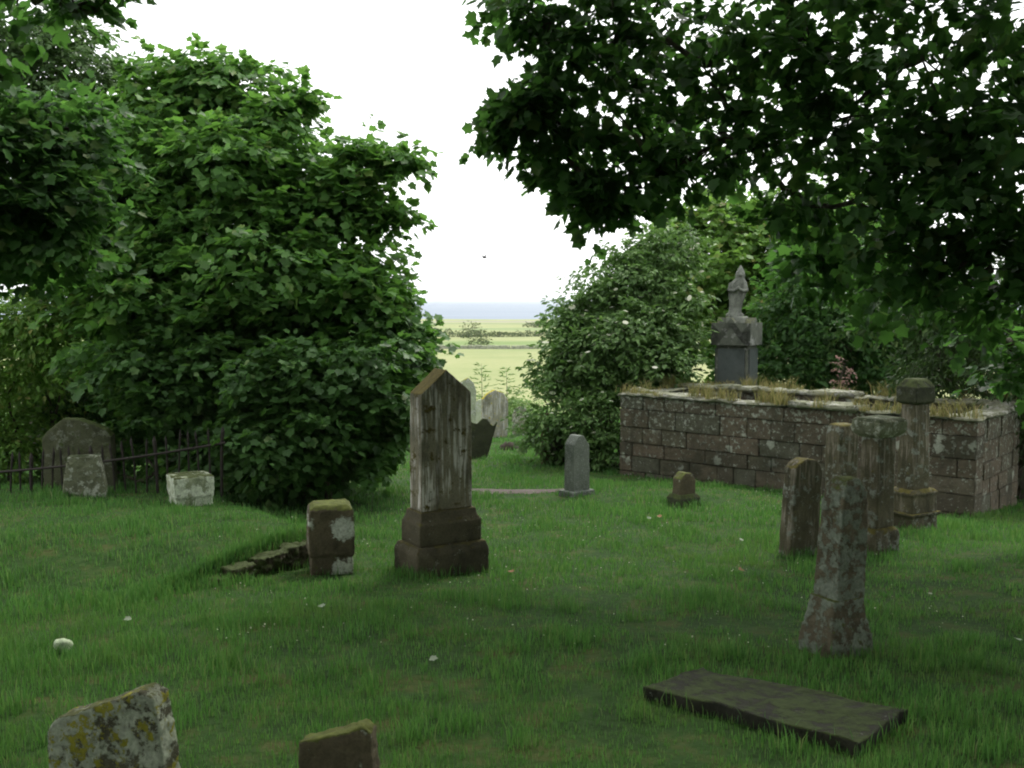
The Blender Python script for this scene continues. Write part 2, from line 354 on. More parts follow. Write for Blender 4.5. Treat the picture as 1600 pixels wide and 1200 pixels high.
a, b = P(700, 768), P(885, 768)                               # short gravel path
n_ = 40; tt = np.linspace(0, 1, n_); pv = []
for t in tt:
    x, y = a.x + (b.x - a.x) * t, a.y + (b.y - a.y) * t
    hw = .34 * (1 - .55 * t) + .22 * (vn(t * 9, 0, 2) - .5)
    for s in (-1, -.33, .33, 1): pv.append((x, y + s * hw, float(g(x, y + s * hw)) + .035 - .03 * (abs(s) == 1)))
pv = np.array(pv); i = np.concatenate([np.arange(n_ - 1) * 4 + k for k in range(3)])
tag(link('path', np_mesh('path', pv, [np.stack([i, i + 4, i + 5, i + 1], 1)]), M['path']), kind='structure')
PATH = (a, b)

# ------------------------------------------------------------------ stones
FOOT = []                                                     # footprints kept free of grass: (x, y, rz, half width, half depth)
def foot(p, rz, a, b): FOOT.append((p[0], p[1], rz, a, b))
RZ = R(32)
def stone_thing(name, px, py, secs=None, outline=None, depth=None, rz=RZ, mat=None, label='', cat='gravestone', voxel=.014, amp=.006, group=None, tilt=(0, 0), sink=.04):
    p = P(px, py); s = sc(p.y)
    if secs is not None: bm = loft([(z * s - (sink if k == 0 else 0), a * s, b * s) for k, (z, a, b) in enumerate(secs)]); A, B = secs[0][1] * s, secs[0][2] * s
    else:
        bm = prism([(x * s, z * s - (sink if z <= 0 else 0)) for x, z in outline], depth * s); A, B = (max(x for x, z in outline) - min(x for x, z in outline)) * s, depth * s
    o = link(name, bm_mesh(name, bm), mat, None, p, (tilt[0], tilt[1], rz)); weather(o, voxel, amp)
    foot(p, rz, A / 2, B / 2)
    return tag(o, label, cat, group)
def part(root, name, bm, mat, voxel=.014, amp=.006, loc=None, rot=None):
    o = link(name, bm_mesh(name, bm), mat, root, loc, rot)
    if voxel: weather(o, voxel, amp)
    return o

# the tall gabled monument in the middle
p = P(690, 893); s = sc(p.y)
t = empty('gravestone', p, RZ, 'tall brown sandstone gravestone with gabled top and white streaks on a stepped plinth', 'gravestone')
W_, D_ = 128 * s, 84 * s
part(t, 'base', loft([(-.1, W_, D_), (40 * s, W_, D_), (50 * s, W_ * .93, D_ * .9), (52 * s, W_ * .9, D_ * .86)]), M['plinth'], .014, .008)
part(t, 'plinth', loft([(51 * s, W_ * .86, D_ * .8), (84 * s, W_ * .85, D_ * .79), (92 * s, W_ * .78, D_ * .68), (104 * s, W_ * .76, D_ * .6)]), M['plinth'], .012, .006)
w0, w1 = 90 * s, 88 * s
part(t, 'shaft', prism([(-w0 / 2, 103 * s), (w0 / 2, 103 * s), (w1 / 2, 286 * s), (0, 323 * s), (-w1 / 2, 286 * s)], 40 * s), M['monument'], .01, .004)
foot(p, RZ, W_ / 2, D_ / 2)

# small pillar with a white lichen patch and the low wall running to it
stone_thing('stone_pillar', 517, 894, [(0, 66, 60), (30, 64, 58), (34, 72, 64), (64, 72, 64), (104, 68, 60), (112, 52, 44)], rz=R(14), mat=M['pillar'], label='squat brown stone pillar with mossy top and white lichen patch at the low wall end', cat='stone pillar', amp=.011, voxel=.012)
# low retaining wall made of rough stones
t = empty('retaining_wall', (W1[0], W1[1], float(g(*W1))), 0, 'low rough stone retaining wall edging the raised lawn beside the squat pillar', 'low wall')
bm = bmesh.new(); dx, dy = W2[0] - W1[0], W2[1] - W1[1]; L = math.hypot(dx, dy); q = .05; z00 = float(g(*W1)); nx_, ny_ = -dy / L, dx / L
while q < L * .86:
    f = 1 - q / L; x, y = W1[0] + dx * q / L, W1[1] + dy * q / L
    zl = float(g(x + nx_ * .2, y + ny_ * .2)); zh = float(g(x - nx_ * .2, y - ny_ * .2)); zl, zh = min(zl, zh), max(zl, zh)
    z = zl - .06; l = random.uniform(.13, .24); top = zh - .035 * (1 + random.random())
    while z < top - .02:
        h = min(random.uniform(.07, .12), top - z); j = random.uniform(-.025, .025)
        Mx = Matrix.Translation((x - W1[0] + nx_ * j, y - W1[1] + ny_ * j, z + h / 2 - z00)) @ Matrix.Rotation(math.atan2(dy, dx) + random.uniform(-.08, .08), 4, 'Z') @ Matrix.Rotation(random.uniform(-.06, .06), 4, 'Y')
        box_bm(bm, -l * .52, l * .52, -.1, .1, -h / 2, h / 2, Mx); z += h * .97
    q += l * .95
part(t, 'stonework', bm, M['rubble'], .012, .03)

stone_thing('stone_block', 298, 788, [(0, 58, 56), (14, 56, 54), (16, 60, 58), (46, 62, 58), (48, 58, 54)], rz=R(30), mat=M['white'], label='low squared stone block whitened with lichen, in front of the iron railing', cat='stone block', amp=.008)
stone_thing('stone_stub', 134, 776, [(0, 64, 30), (18, 62, 28), (44, 54, 26), (62, 46, 24), (66, 48, 26)], rz=R(12), mat=M['stub'], label='pale lichened stone stub narrowing upward in front of the railing', cat='stone stub', amp=.012)
p = P(128, 772); p = D(128, 768, 13.3)
stone_thing('gravestone', 124, 771, outline=[(-58, 0), (56, 0), (54, 92), (44, 104), (4, 120), (-22, 122), (-50, 100), (-58, 90)], depth=22, rz=R(4), mat=M['green'], label='broad green-grey gravestone with shouldered top behind the iron railing', amp=.01).location = (p.x, p.y, float(g(p.x, p.y)) - .02)

# iron railing
def railing():
    a, b = D(-60, 742, 12.75), D(352, 692, 12.6)
    t = empty('iron_railing', (a.x, a.y, float(g(a.x, a.y))), 0, 'old rusted iron railing with thin upright bars sagging to the left', 'railing')
    bm = bmesh.new(); N_ = 12; pts = []
    for k in range(N_ + 1):
        f = k / N_; q = a.lerp(b, f); pts.append(Vector((q.x, q.y, q.z - .05 * math.sin(f * math.pi))) - t.location)
    tube(bm, pts, [.016] * len(pts), 6); part(t, 'rail', bm, M['iron'], 0)
    n = 25
    for k in range(n):
        f = (k + .5) / n; q = a.lerp(b, f); q.z -= .05 * math.sin(f * math.pi)
        gz_ = float(g(q.x, q.y)); lean = random.uniform(-.05, .05); top = q.z + random.uniform(.14, .2)
        bm = bmesh.new(); r_ = .013 if k % 6 else .022
        tube(bm, [Vector((q.x, q.y + .02, gz_ - .05)) - t.location, Vector((q.x + lean * .5, q.y + .02, q.z)) - t.location, Vector((q.x + lean, q.y + .02, top)) - t.location, Vector((q.x + lean, q.y + .02, top + .07)) - t.location], [r_, r_, r_ * 1.3, .002], 6)
        part(t, 'bar', bm, M['iron'], 0)
railing()

# beyond the monument
def lean_stone(): 
    p = P(752, 716); s = sc(p.y)
    ol = [(-26, -4), (8, -2), (22, 60), (16, 52), (12, 53), (6, 62), (-2, 63), (-10, 54), (-18, 55), (-24, 62), (-34, 60)]
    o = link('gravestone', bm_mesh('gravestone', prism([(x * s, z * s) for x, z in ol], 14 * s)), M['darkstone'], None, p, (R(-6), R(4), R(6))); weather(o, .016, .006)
    foot(p, 0, .3, .12)
    tag(o, 'dark leaning gravestone with a scalloped top just behind the tall brown monument', 'gravestone')
lean_stone()
stone_thing('gravestone', 774, 684, outline=[(-22, 0), (19, 0), (20, 60), (12, 71), (-2, 76), (-14, 70), (-22, 62)], depth=10, rz=R(18), mat=M['grey'], label='grey gravestone with an orange mossy pointed top standing before the open field', voxel=.02, amp=.006)
stone_thing('gravestone', 729, 690, outline=[(-15, 0), (14, 0), (15, 80), (11, 93), (2, 101), (-8, 96), (-15, 84)], depth=10, rz=R(18), mat=M['pale'], label='tall narrow pale gravestone half hidden behind the brown monument', voxel=.02, amp=.008)
stone_thing('gravestone', 749, 672, outline=[(-9, 0), (9, 0), (9, 44), (0, 49), (-9, 44)], depth=8, rz=R(10), mat=M['pale'], label='small cream gravestone between the pale narrow stone and the grey orange-topped stone', voxel=.02, amp=.006)
stone_thing('gravestone', 813, 681, outline=[(-12, 0), (12, 0), (13, 34), (8, 44), (0, 47), (-9, 41), (-13, 33)], depth=9, rz=R(28), mat=M['stub'], label='small weathered round-topped gravestone at the left edge of the white-flowered shrub', voxel=.02, amp=.01)
stone_thing('wooden_post', 852, 726, [(0, 12, 12), (70, 11, 11), (80, 14, 13), (82, 8, 8)], rz=R(20), mat=M['post'], label='thin reddish brown upright post against the low shrub', cat='post', voxel=.014, amp=.006)
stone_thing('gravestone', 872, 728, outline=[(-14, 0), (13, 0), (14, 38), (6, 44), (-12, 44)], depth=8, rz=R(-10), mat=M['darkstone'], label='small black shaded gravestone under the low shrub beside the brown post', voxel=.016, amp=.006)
p = P(796, 703)
bm = bmesh.new(); bmesh.ops.create_icosphere(bm, subdivisions=3, radius=1)
for v in bm.verts: v.co = Vector((v.co.x * .24, v.co.y * .2, max(v.co.z, -.2) * .2)) * (1 + .3 * (mnoise.noise(v.co * 2.5)))
tag(link('tree_stump', bm_mesh('tree_stump', bm, True), M['soil'], None, p), 'low dark rotten stump in the bright grass behind the monument', 'stump')
# grey granite stone
p = P(901, 774); s = sc(p.y)
t = empty('gravestone', p, R(38), 'grey granite gravestone with peaked top on a flat footing by the low shrub', 'gravestone')
part(t, 'base', loft([(-.06, 50 * s, 34 * s), (9 * s, 48 * s, 32 * s)]), M['granite'], .012, .004)
part(t, 'slab', prism([(-17 * s, 8 * s), (18 * s, 8 * s), (16.5 * s, 80 * s), (4 * s, 96 * s), (-5 * s, 96 * s), (-15.5 * s, 82 * s)], 22 * s), M['granite'], .01, .003)
foot(p, R(38), 25 * s, 17 * s)
# little stump of a stone
p = P(1068, 790); s = sc(p.y)
t = empty('gravestone', p, R(30), 'tiny round-topped mossy gravestone in the grass before the walled enclosure', 'gravestone')
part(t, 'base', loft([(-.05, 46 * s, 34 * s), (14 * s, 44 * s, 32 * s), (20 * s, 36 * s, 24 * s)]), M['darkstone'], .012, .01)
part(t, 'slab', prism([(-16 * s, 16 * s), (16 * s, 16 * s), (16 * s, 40 * s), (8 * s, 52 * s), (-4 * s, 54 * s), (-14 * s, 44 * s)], 20 * s), M['pillar'], .01, .008)
foot(p, R(30), 23 * s, 17 * s)

# right-hand group
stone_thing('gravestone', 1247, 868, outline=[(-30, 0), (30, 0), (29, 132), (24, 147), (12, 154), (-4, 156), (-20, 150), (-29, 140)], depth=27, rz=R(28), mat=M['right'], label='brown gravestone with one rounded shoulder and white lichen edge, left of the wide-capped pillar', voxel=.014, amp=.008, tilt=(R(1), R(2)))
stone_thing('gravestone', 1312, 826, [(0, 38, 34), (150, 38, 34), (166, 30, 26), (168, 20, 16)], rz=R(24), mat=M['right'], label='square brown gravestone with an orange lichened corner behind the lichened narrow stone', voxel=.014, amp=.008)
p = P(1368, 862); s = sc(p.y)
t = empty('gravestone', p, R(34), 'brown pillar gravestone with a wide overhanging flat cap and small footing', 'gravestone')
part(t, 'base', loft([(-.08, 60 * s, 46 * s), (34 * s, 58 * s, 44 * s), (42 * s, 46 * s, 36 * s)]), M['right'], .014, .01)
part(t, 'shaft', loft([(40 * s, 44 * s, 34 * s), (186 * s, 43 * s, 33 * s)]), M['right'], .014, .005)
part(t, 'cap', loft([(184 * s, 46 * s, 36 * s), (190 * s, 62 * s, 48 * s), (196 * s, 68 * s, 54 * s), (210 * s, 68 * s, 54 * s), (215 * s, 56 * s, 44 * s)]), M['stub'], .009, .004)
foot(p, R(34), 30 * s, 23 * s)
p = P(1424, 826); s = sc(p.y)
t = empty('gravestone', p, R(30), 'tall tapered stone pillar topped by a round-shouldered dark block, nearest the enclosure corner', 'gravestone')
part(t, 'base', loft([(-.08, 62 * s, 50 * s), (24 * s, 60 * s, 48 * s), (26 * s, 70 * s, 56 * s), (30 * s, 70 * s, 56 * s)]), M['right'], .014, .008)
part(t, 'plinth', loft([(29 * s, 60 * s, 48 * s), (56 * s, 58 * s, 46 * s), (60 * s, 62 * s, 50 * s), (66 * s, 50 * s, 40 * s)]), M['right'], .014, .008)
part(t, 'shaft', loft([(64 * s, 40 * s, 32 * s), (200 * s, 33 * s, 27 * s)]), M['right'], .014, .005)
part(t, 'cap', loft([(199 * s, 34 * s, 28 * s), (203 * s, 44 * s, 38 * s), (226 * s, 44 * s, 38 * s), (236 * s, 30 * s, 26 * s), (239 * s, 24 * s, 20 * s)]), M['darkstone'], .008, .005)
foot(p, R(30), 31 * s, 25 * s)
p = P(1305, 1018); s = sc(p.y)
t = empty('gravestone', p, R(28), 'lichen-crusted narrow gravestone with rounded top, nearest of the right-hand group', 'gravestone')
part(t, 'base', loft([(-.1, 86 * s, 74 * s), (14 * s, 88 * s, 76 * s), (36 * s, 84 * s, 70 * s), (60 * s, 72 * s, 60 * s), (92 * s, 61 * s, 54 * s)]), M['lichen'], .009, .012)
part(t, 'slab', loft([(70 * s, 60 * s, 53 * s), (160 * s, 58 * s, 51 * s), (240 * s, 54 * s, 48 * s), (264 * s, 46 * s, 42 * s), (282 * s, 24 * s, 32 * s)]), M['lichen'], .009, .012, None, (0, R(3), 0))
foot(p, R(28), 58 * s, 42 * s)
# flat ledger slab
def PZ(px, py, dz):
    d = ray(px, py); t = 1.5
    while CAM_Z + d.z * t > float(g(d.x * t, t)) + dz: t += .01
    return Vector((d.x * t, t, float(g(d.x * t, t)) + dz))
cs = [PZ(1003, 1076, .065), PZ(1345, 1162, .07), PZ(1420, 1108, .06), PZ(1092, 1040, .05)]
c0 = sum(cs, Vector()) / 4; ring = []
for k in range(4):                                            # broken, uneven edge
    A, B = cs[k], cs[(k + 1) % 4]; m = 14 if k % 2 == 0 else 7
    for i in range(m):
        q = A.lerp(B, i / m); nrm = (B - A).normalized().cross(Vector((0, 0, 1)))
        ring.append(q - c0 - nrm * abs(mnoise.noise(q * 3.5)) * .06 + Vector((0, 0, mnoise.noise(q * 3) * .012)))
bm = bmesh.new(); top = [bm.verts.new(q) for q in ring]; bot = [bm.verts.new(q + Vector((0, 0, -.16))) for q in ring]
bm.faces.new(top); bm.faces.new(bot[::-1])
for k in range(len(ring)): bm.faces.new((bot[k], bot[(k + 1) % len(ring)], top[(k + 1) % len(ring)], top[k]))
o = link('grave_slab', bm_mesh('grave_slab', bm), M['slab'], None, c0); weather(o, .009, .006, .3)
tag(o, 'flat mossy dark grave slab lying in the grass at lower right', 'grave slab')
ax = cs[1] - cs[0]; foot(c0, math.atan2(ax.y, ax.x), ax.length / 2, (cs[3] - cs[0]).length / 2 * .92)
# foreground stones at the bottom edge
def fore(px, py, Y, ol, d, rz, mat, label, tilt=(0, 0)):
    q = D(px, py, Y); s = sc(Y); z0 = float(g(q.x, q.y)); hh = (q.z - z0) / s
    bm = prism([(x * s, (z + hh) * s if z > -900 else -.06) for x, z in ol], d * s)
    o = link('gravestone', bm_mesh('gravestone', bm), mat, None, (q.x, q.y, z0), (tilt[0], tilt[1], rz)); weather(o, .009, .011, .1)
    foot((q.x, q.y), rz, abs(ol[0][0]) * s, d * s / 2); tag(o, label, 'gravestone')
fore(180, 1090, 4.0, [(-112, -999), (108, -999), (92, -20), (80, 14), (60, 22), (34, 12), (-96, -36), (-112, -60)], 46, R(-14), M['yellow'], 'broken gravestone crusted with white and yellow lichen at the lower left corner')
fore(530, 1140, 4.1, [(-68, -999), (66, -999), (58, 4), (44, 14), (10, 2), (-60, -18)], 40, R(-10), M['pillar'], 'low brown mossy gravestone stub rising at the bottom edge of the lawn')
p = P(100, 1022)
bm = bmesh.new(); bmesh.ops.create_icosphere(bm, subdivisions=3, radius=1)
for v in bm.verts: v.co = Vector((v.co.x * .058, v.co.y * .05, v.co.z * .042)) * (1 + .25 * mnoise.noise(v.co * 1.7))
tag(link('stone', bm_mesh('stone', bm, True), M['pebble'], None, p + Vector((0, 0, .05)), (0, R(15), 0)), 'rounded chalky white stone lying in the grass at left', 'stone')

# ------------------------------------------------------------------ walled burial enclosure
FL, FR, BR, BL = P(968, 742), P(1522, 808), P(1586, 790), P(1080, 728)
ztop = D(968, 618, FL.y).z
BR = FR + (BR - FR).normalized() * 1.7 if (BR - FR).length > .1 else BR
dirf = (FR - FL); dirf.z = 0; dirf.normalize(); perp = Vector((-dirf.y, dirf.x, 0))
if perp.y < 0: perp = -perp
BL = FL + perp * 2.25; BR = FR + perp * 2.25
enc = empty('burial_enclosure', FL, 0, 'walled stone burial enclosure with lichened blocks and pale grassy coping', 'walled enclosure')
def ashlar(A, B, z0, z1, th, zc):
    d = B - A; d.z = 0; L = d.length; rz = math.atan2(d.y, d.x); bm = bmesh.new()
    hs_ = []; z = z1
    while z > z0: h = random.uniform(.22, .33); hs_.append((z - h, z)); z -= h
    for (za, zb) in hs_:
        x = -random.uniform(0, .3)
        while x < L:
            l = random.uniform(.3, .85)
            if L - x - l < .2: l = L - x + .001
            xa, xb = max(0, x), min(L, x + l)
            if xb - xa > .08:
                b2 = bmesh.new(); o = random.uniform(-.012, .014)
                box_bm(b2, xa + .004, xb - .004, -o, th + o, za + .004, zb - .004)
                bmesh.ops.bevel(b2, geom=b2.edges[:], offset=.01, segments=2, affect='EDGES')
                bmesh.ops.subdivide_edges(b2, edges=[e for e in b2.edges if e.calc_length() > .1], cuts=3, use_grid_fill=True)
                for v in b2.verts: v.co += Vector([mnoise.noise(v.co * 7 + Vector((k * 9, rz * 5, 0))) * .009 for k in range(3)])
                mm = bpy.data.meshes.new('t'); b2.to_mesh(mm); b2.free(); bm.from_mesh(mm); bpy.data.meshes.remove(mm)
            x += l
    o = part(enc, 'wall', bm, M['wall'], 0, loc=(A.x - FL.x, A.y - FL.y, 0), rot=(0, 0, rz))
    b3 = bmesh.new(); box_bm(b3, .03, L - .03, .03, th - .03, z0, z1 - .02); part(o, 'joint_core', b3, M['mortar'], 0)
    b4 = bmesh.new(); x = -.05                                 # coping stones
    while x < L:
        l = min(random.uniform(.7, 1.3), L + .06 - x); h = random.uniform(.035, .10); j = random.uniform(-.02, .03)
        if l > .15:
            b2 = bmesh.new(); box_bm(b2, x + .008, x + l - .008, -.06 + j, th + .05 + j, z1 + .004, z1 + h)
            bmesh.ops.bevel(b2, geom=b2.edges[:], offset=.018, segments=2, affect='EDGES')
            bmesh.ops.subdivide_edges(b2, edges=[e for e in b2.edges if e.calc_length() > .12], cuts=4, use_grid_fill=True)
            for v in b2.verts: v.co += Vector([mnoise.noise(v.co * 5 + Vector((k * 9, rz * 5, 0))) * .04 for k in range(3)])
            mm = bpy.data.meshes.new('t'); b2.to_mesh(mm); b2.free(); b4.from_mesh(mm); bpy.data.meshes.remove(mm)
        x += l
    o2 = part(enc, 'coping', b4, M['cap'], 0, loc=(A.x - FL.x, A.y - FL.y, 0), rot=(0, 0, rz))
    for pl in o2.data.polygons: pl.use_smooth = True
zt = ztop - FL.z
def zb(*q): return min(float(g(v.x, v.y)) for v in q) - FL.z - .15
TH = .36
ashlar(FL, FR, zb(FL, FR), zt, TH, 0)
ashlar(FR + perp * (TH + .003), BR - perp * (TH + .003), zb(FR, BR), zt - .01, TH, 0)
ashlar(BR, BL, zb(BR, BL), zt + .02, TH, 0)
ashlar(BL - perp * (TH + .003), FL + perp * (TH + .003), zb(FL, BL), zt - .004, TH, 0)
foot((FL + FR + BL + BR) / 4, math.atan2(dirf.y, dirf.x), (FR - FL).length / 2, 1.12)
# another wall, at the right edge
a, b = D(1575, 780, 17.5), D(1760, 760, 16.5)
a.z = b.z = 0
def plain_wall(a, b, h, label):
    d = b - a; L = d.length; rz = math.atan2(d.y, d.x); z0 = min(float(g(a.x, a.y)), float(g(b.x, b.y)))
    t = empty('stone_wall', (a.x, a.y, z0), rz, label, 'stone wall')
    bm = bmesh.new(); z = -.1
    while z < h:
        x = -.1
        while x < L:
            l = random.uniform(.3, .7); b2 = bmesh.new(); o = random.uniform(-.015, .015); box_bm(b2, x + .006, x + l - .006, o, .35, z + .006, z + .24)
            bmesh.ops.bevel(b2, geom=b2.edges[:], offset=.02, segments=1, affect='EDGES')
            mm = bpy.data.meshes.new('t'); b2.to_mesh(mm); b2.free(); bm.from_mesh(mm); bpy.data.meshes.remove(mm); x += l
        z += .25
    part(t, 'stonework', bm, M['wall'], 0)
    bm = bmesh.new(); box_bm(bm, -.1, L, -.05, .4, z + .004, z + .08); part(t, 'coping', bm, M['cap'], .02, .01)
plain_wall(a, b, .55, 'low dark stone wall with pale coping running out at the right edge')

# ------------------------------------------------------------------ statue monument behind the enclosure
def statue_monument():
    Y = 20.3; q = D(1150, 600, Y); s = sc(Y); z0 = float(g(q.x, q.y)); H = (q.z - z0)
    t = empty('statue_monument', (q.x, q.y, z0), R(-30), 'grey hooded statue on a dark gabled pedestal behind the walled enclosure', 'monument')
    w0 = 50 * s
    part(t, 'base', loft([(-.1, w0 * 1.6, w0 * 1.6), (H - .75, w0 * 1.6, w0 * 1.6), (H - .72, w0 * 1.35, w0 * 1.35), (H - .4, w0 * 1.35, w0 * 1.35), (H - .34, w0 * 1.1, w0 * 1.1)]), M['pedestal'], .025, .005)
    part(t, 'die', loft([(H - .36, w0 * 1.06, w0 * 1.06), (H + 60 * s, w0, w0), (H + 62 * s, w0 * 1.04, w0 * 1.04)]), M['pedestal'], .02, .003)
    for k in range(4):                                        # slate panels, one on each face
        bm = bmesh.new(); box_bm(bm, -w0 * .42, w0 * .42, -w0 * .535 - .012, -w0 * .48, H - .2, H + 56 * s)
        o = part(t, 'panel', bm, M['panel'], 0, rot=(0, 0, R(90) * k))
    # cornice: four gables meeting over the die, with corner blocks
    cw = w0 * 1.24
    bm = bmesh.new()
    ol = [(-cw / 2, H + 62 * s), (-cw * .36, H + 62 * s), (0, H + 88 * s), (cw * .36, H + 62 * s), (cw / 2, H + 62 * s), (cw / 2, H + 96 * s), (cw * .28, H + 82 * s), (0, H + 104 * s), (-cw * .28, H + 82 * s), (-cw / 2, H + 96 * s)]
    prism(ol, cw, bm); part(t, 'gable', bm, M['pedestal'], 0)
    bm = prism(ol, cw * .985); part(t, 'gable', bm, M['pedestal'], 0, rot=(0, 0, R(90)))
    part(t, 'cornice', loft([(H + 61 * s, w0 * 1.02, w0 * 1.02), (H + 66 * s, w0 * 1.16, w0 * 1.16), (H + 76 * s, w0 * 1.16, w0 * 1.16), (H + 80 * s, w0 * .62, w0 * .62), (H + 97 * s, w0 * .58, w0 * .58)]), M['pedestal'], .016, .004)
    part(t, 'cap', loft([(H + 95 * s, w0 * .6, w0 * .6), (H + 104 * s, w0 * .56, w0 * .56), (H + 106 * s, w0 * .48, w0 * .48)]), M['statue'], .012, .003)
    # draped, hooded figure, one continuous body: ellipse sections (height px, cx, cy, rx, ry)
    b0 = H + 105 * s
    secs = [(0, -4, -1, 14, 11), (4, -4, -1, 13, 10), (7, -4, -1, 9.5, 8.5), (14, -3, 0, 9, 8), (24, -2, 0, 10.5, 8.5), (34, -1, 0, 12.5, 9), (42, 0, 0, 13.5, 9), (48, .5, 0, 13.5, 8.5), (53, 1.5, -.5, 12, 8), (57, 2.5, -1, 9, 6.8), (60, 3, -1.5, 7, 6), (65, 3.3, -2.2, 7.4, 6.8), (69, 3.6, -2.2, 6.6, 6.4), (74, 3.8, -1.6, 4.2, 4.4), (80, 4, -.8, .9, 1)]
    bm = bmesh.new(); n = 40; prev = None
    for z, cx, cy, rx, ry in secs:
        ring = []
        for k in range(n):
            a = 2 * math.pi * k / n; fold = 1 + (.09 * math.sin(a * 9 + z * .06) + .05 * math.sin(a * 14 - z * .1)) * (1 if z < 57 else .2) * (0 if z < 4 else 1)
            if z > 60 and math.sin(a) < -.75: fold *= .82       # face set back inside the hood
            ring.append(bm.verts.new((( cx + rx * fold * math.cos(a)) * s, (cy + ry * fold * math.sin(a)) * s, b0 + z * s)))
        if prev:
            for k in range(n): bm.faces.new((prev[k], prev[(k + 1) % n], ring[(k + 1) % n], ring[k]))
        else: bm.faces.new(ring[::-1])
        prev = ring
    bm.faces.new(prev)
    for sx in (-1, 1):                                        # arms crossed over the breast
        tube(bm, [Vector((sx * 10 * s, -1 * s, b0 + 52 * s)), Vector((sx * 13 * s, -4 * s, b0 + 41 * s)), Vector((sx * 7 * s, -11 * s, b0 + 40 * s)), Vector((-sx * 2 * s, -10.5 * s, b0 + 46 * s))], [3.6 * s, 3.3 * s, 2.8 * s, 2 * s], 10)
    bmesh.ops.create_icosphere(bm, subdivisions=2, radius=3.4 * s, matrix=Matrix.Translation((3.2 * s, -6.4 * s, b0 + 65 * s)))
    o = part(t, 'statue', bm, M['statue'], .009, .002, rot=(0, 0, R(20)))
statue_monument()

# ------------------------------------------------------------------ foliage
def leaf_tpl(kind):
    if kind == 'maple':      # five-lobed leaf, y = length
        pts = [(0, 0), (.22, -.06), (.46, .14), (.38, .36), (.52, .62), (.27, .66), (0, 1.0), (-.27, .66), (-.52, .62), (-.38, .36), (-.46, .14), (-.22, -.06)]
        V = [(0, .36, -.05)] + [(x, y, .10 * abs(x) * 1.2 - .18 * max(0, y - .4) ** 1.5) for x, y in pts]
        n = len(pts); F = [(0, 1 + k, 1 + (k + 1) % n) for k in range(n)]
    elif kind == 'oval':
        V = [(0, 0, 0), (.24, .3, .07), (.2, .68, .05), (0, 1, -.12), (-.2, .68, .05), (-.24, .3, .07), (0, .45, -.02)]
        F = [(6, 0, 1), (6, 1, 2), (6, 2, 3), (6, 3, 4), (6, 4, 5), (6, 5, 0)]
    elif kind == 'narrow':
        V = [(0, 0, 0), (.15, .4, .03), (0, 1, -.1), (-.15, .4, .03)]; F = [(0, 1, 2), (0, 2, 3)]
    elif kind == 'needle':
        V = [(0, 0, 0), (.1, .4, .02), (0, 1, -.08), (-.1, .4, .02)]; F = [(0, 1, 2), (0, 2, 3)]
    elif kind == 'umbel':
        k = 7; V = [(0, .5, .12)] + [(.5 * math.cos(6.283 * i / k), .5 + .5 * math.sin(6.283 * i / k), .0) for i in range(k)]
        F = [(0, 1 + i, 1 + (i + 1) % k) for i in range(k)]
    return np.array(V, float), np.array(F, int)
def unit(v): return v / np.maximum(np.linalg.norm(v, axis=-1, keepdims=True), 1e-9)
def leaves_mesh(name, pos, dr, nr, size, kind):
    T, F = leaf_tpl(kind); dr = unit(dr); sd_ = unit(np.cross(dr, nr)); nn = np.cross(sd_, dr)
    wob = rng.uniform(.8, 1.2, (len(pos), 1, 1))
    V = pos[:, None] + size[:, None, None] * (sd_[:, None] * T[None, :, :1] * wob + dr[:, None] * T[None, :, 1:2] + nn[:, None] * T[None, :, 2:] * rng.uniform(.4, 2.2, (len(pos), 1, 1)))
    k = len(T); Fi = (np.arange(len(pos))[:, None, None] * k + F[None]).reshape(-1, 3)
    return np_mesh(name, V.reshape(-1, 3), [Fi])
def blob_leaves(blobs, size, cover, per=12, spray=.42, droop=.25, flat=.75, shell=2.4, tiltn=.28, outn=.55):
    """leaf positions in sprays spread through each ellipsoid; blobs: (centre, radii, cover factor)"""
    out = [[], [], [], []]
    for c, r, cf in blobs:
        c = np.array(c); r = np.array(r)
        n = max(3, int(cover * cf * math.pi * (r[0] * r[2] + r[0] * r[1] * .5) / 1.25 / (.42 * size * size) / per))
        d = unit(rng.normal(size=(n, 3))); rad = rng.uniform(0, 1, (n, 1)) ** (1 / shell)
        lump = .74 + .52 * vn(d[:, 0] * 2.6 + c[0] * 3, d[:, 2] * 2.6 + d[:, 1] * 1.9 + c[2] * 3, 4)[:, None]   # uneven outline
        p = c + d * r * rad * lump
        ax = unit(d * r / r.max() + rng.normal(scale=.45, size=(n, 3)) + np.array([0, 0, .05]))
        ax[:, 2] *= (1 - flat * .6); ax = unit(ax)
        up = unit(np.array([0, 0, 1.]) + d * outn + rng.normal(scale=tiltn, size=(n, 3)))
        sdv = unit(np.cross(ax, up))
        t = rng.uniform(-.15, 1, (n, per)); sgn = rng.choice([-1., 1.], (n, per))
        L = spray * rng.uniform(.7, 1.3, (n, 1))
        off = rng.uniform(.1, 1, (n, per)) * (1.05 - t * .7) * .5 * L
        q = p[:, None] + ax[:, None] * (t * L)[..., None] + sdv[:, None] * (sgn * off)[..., None] + np.array([0, 0, -1.]) * (droop * L * (t ** 2 + (off / L) ** 2))[..., None]
        q = q + rng.normal(scale=.05 * spray, size=q.shape)
        dv = ax[:, None] * (.5 + t)[..., None] + sdv[:, None] * (sgn * .9)[..., None] + np.array([0, 0, -droop * 1.6]) + rng.normal(scale=.3, size=q.shape)
        nv = up[:, None] + rng.normal(scale=.38, size=q.shape)
        out[0].append(q.reshape(-1, 3)); out[1].append(dv.reshape(-1, 3)); out[2].append(nv.reshape(-1, 3))
        out[3].append(size * rng.uniform(.6, 1.25, n * per))
    return [np.concatenate(o) for o in out]
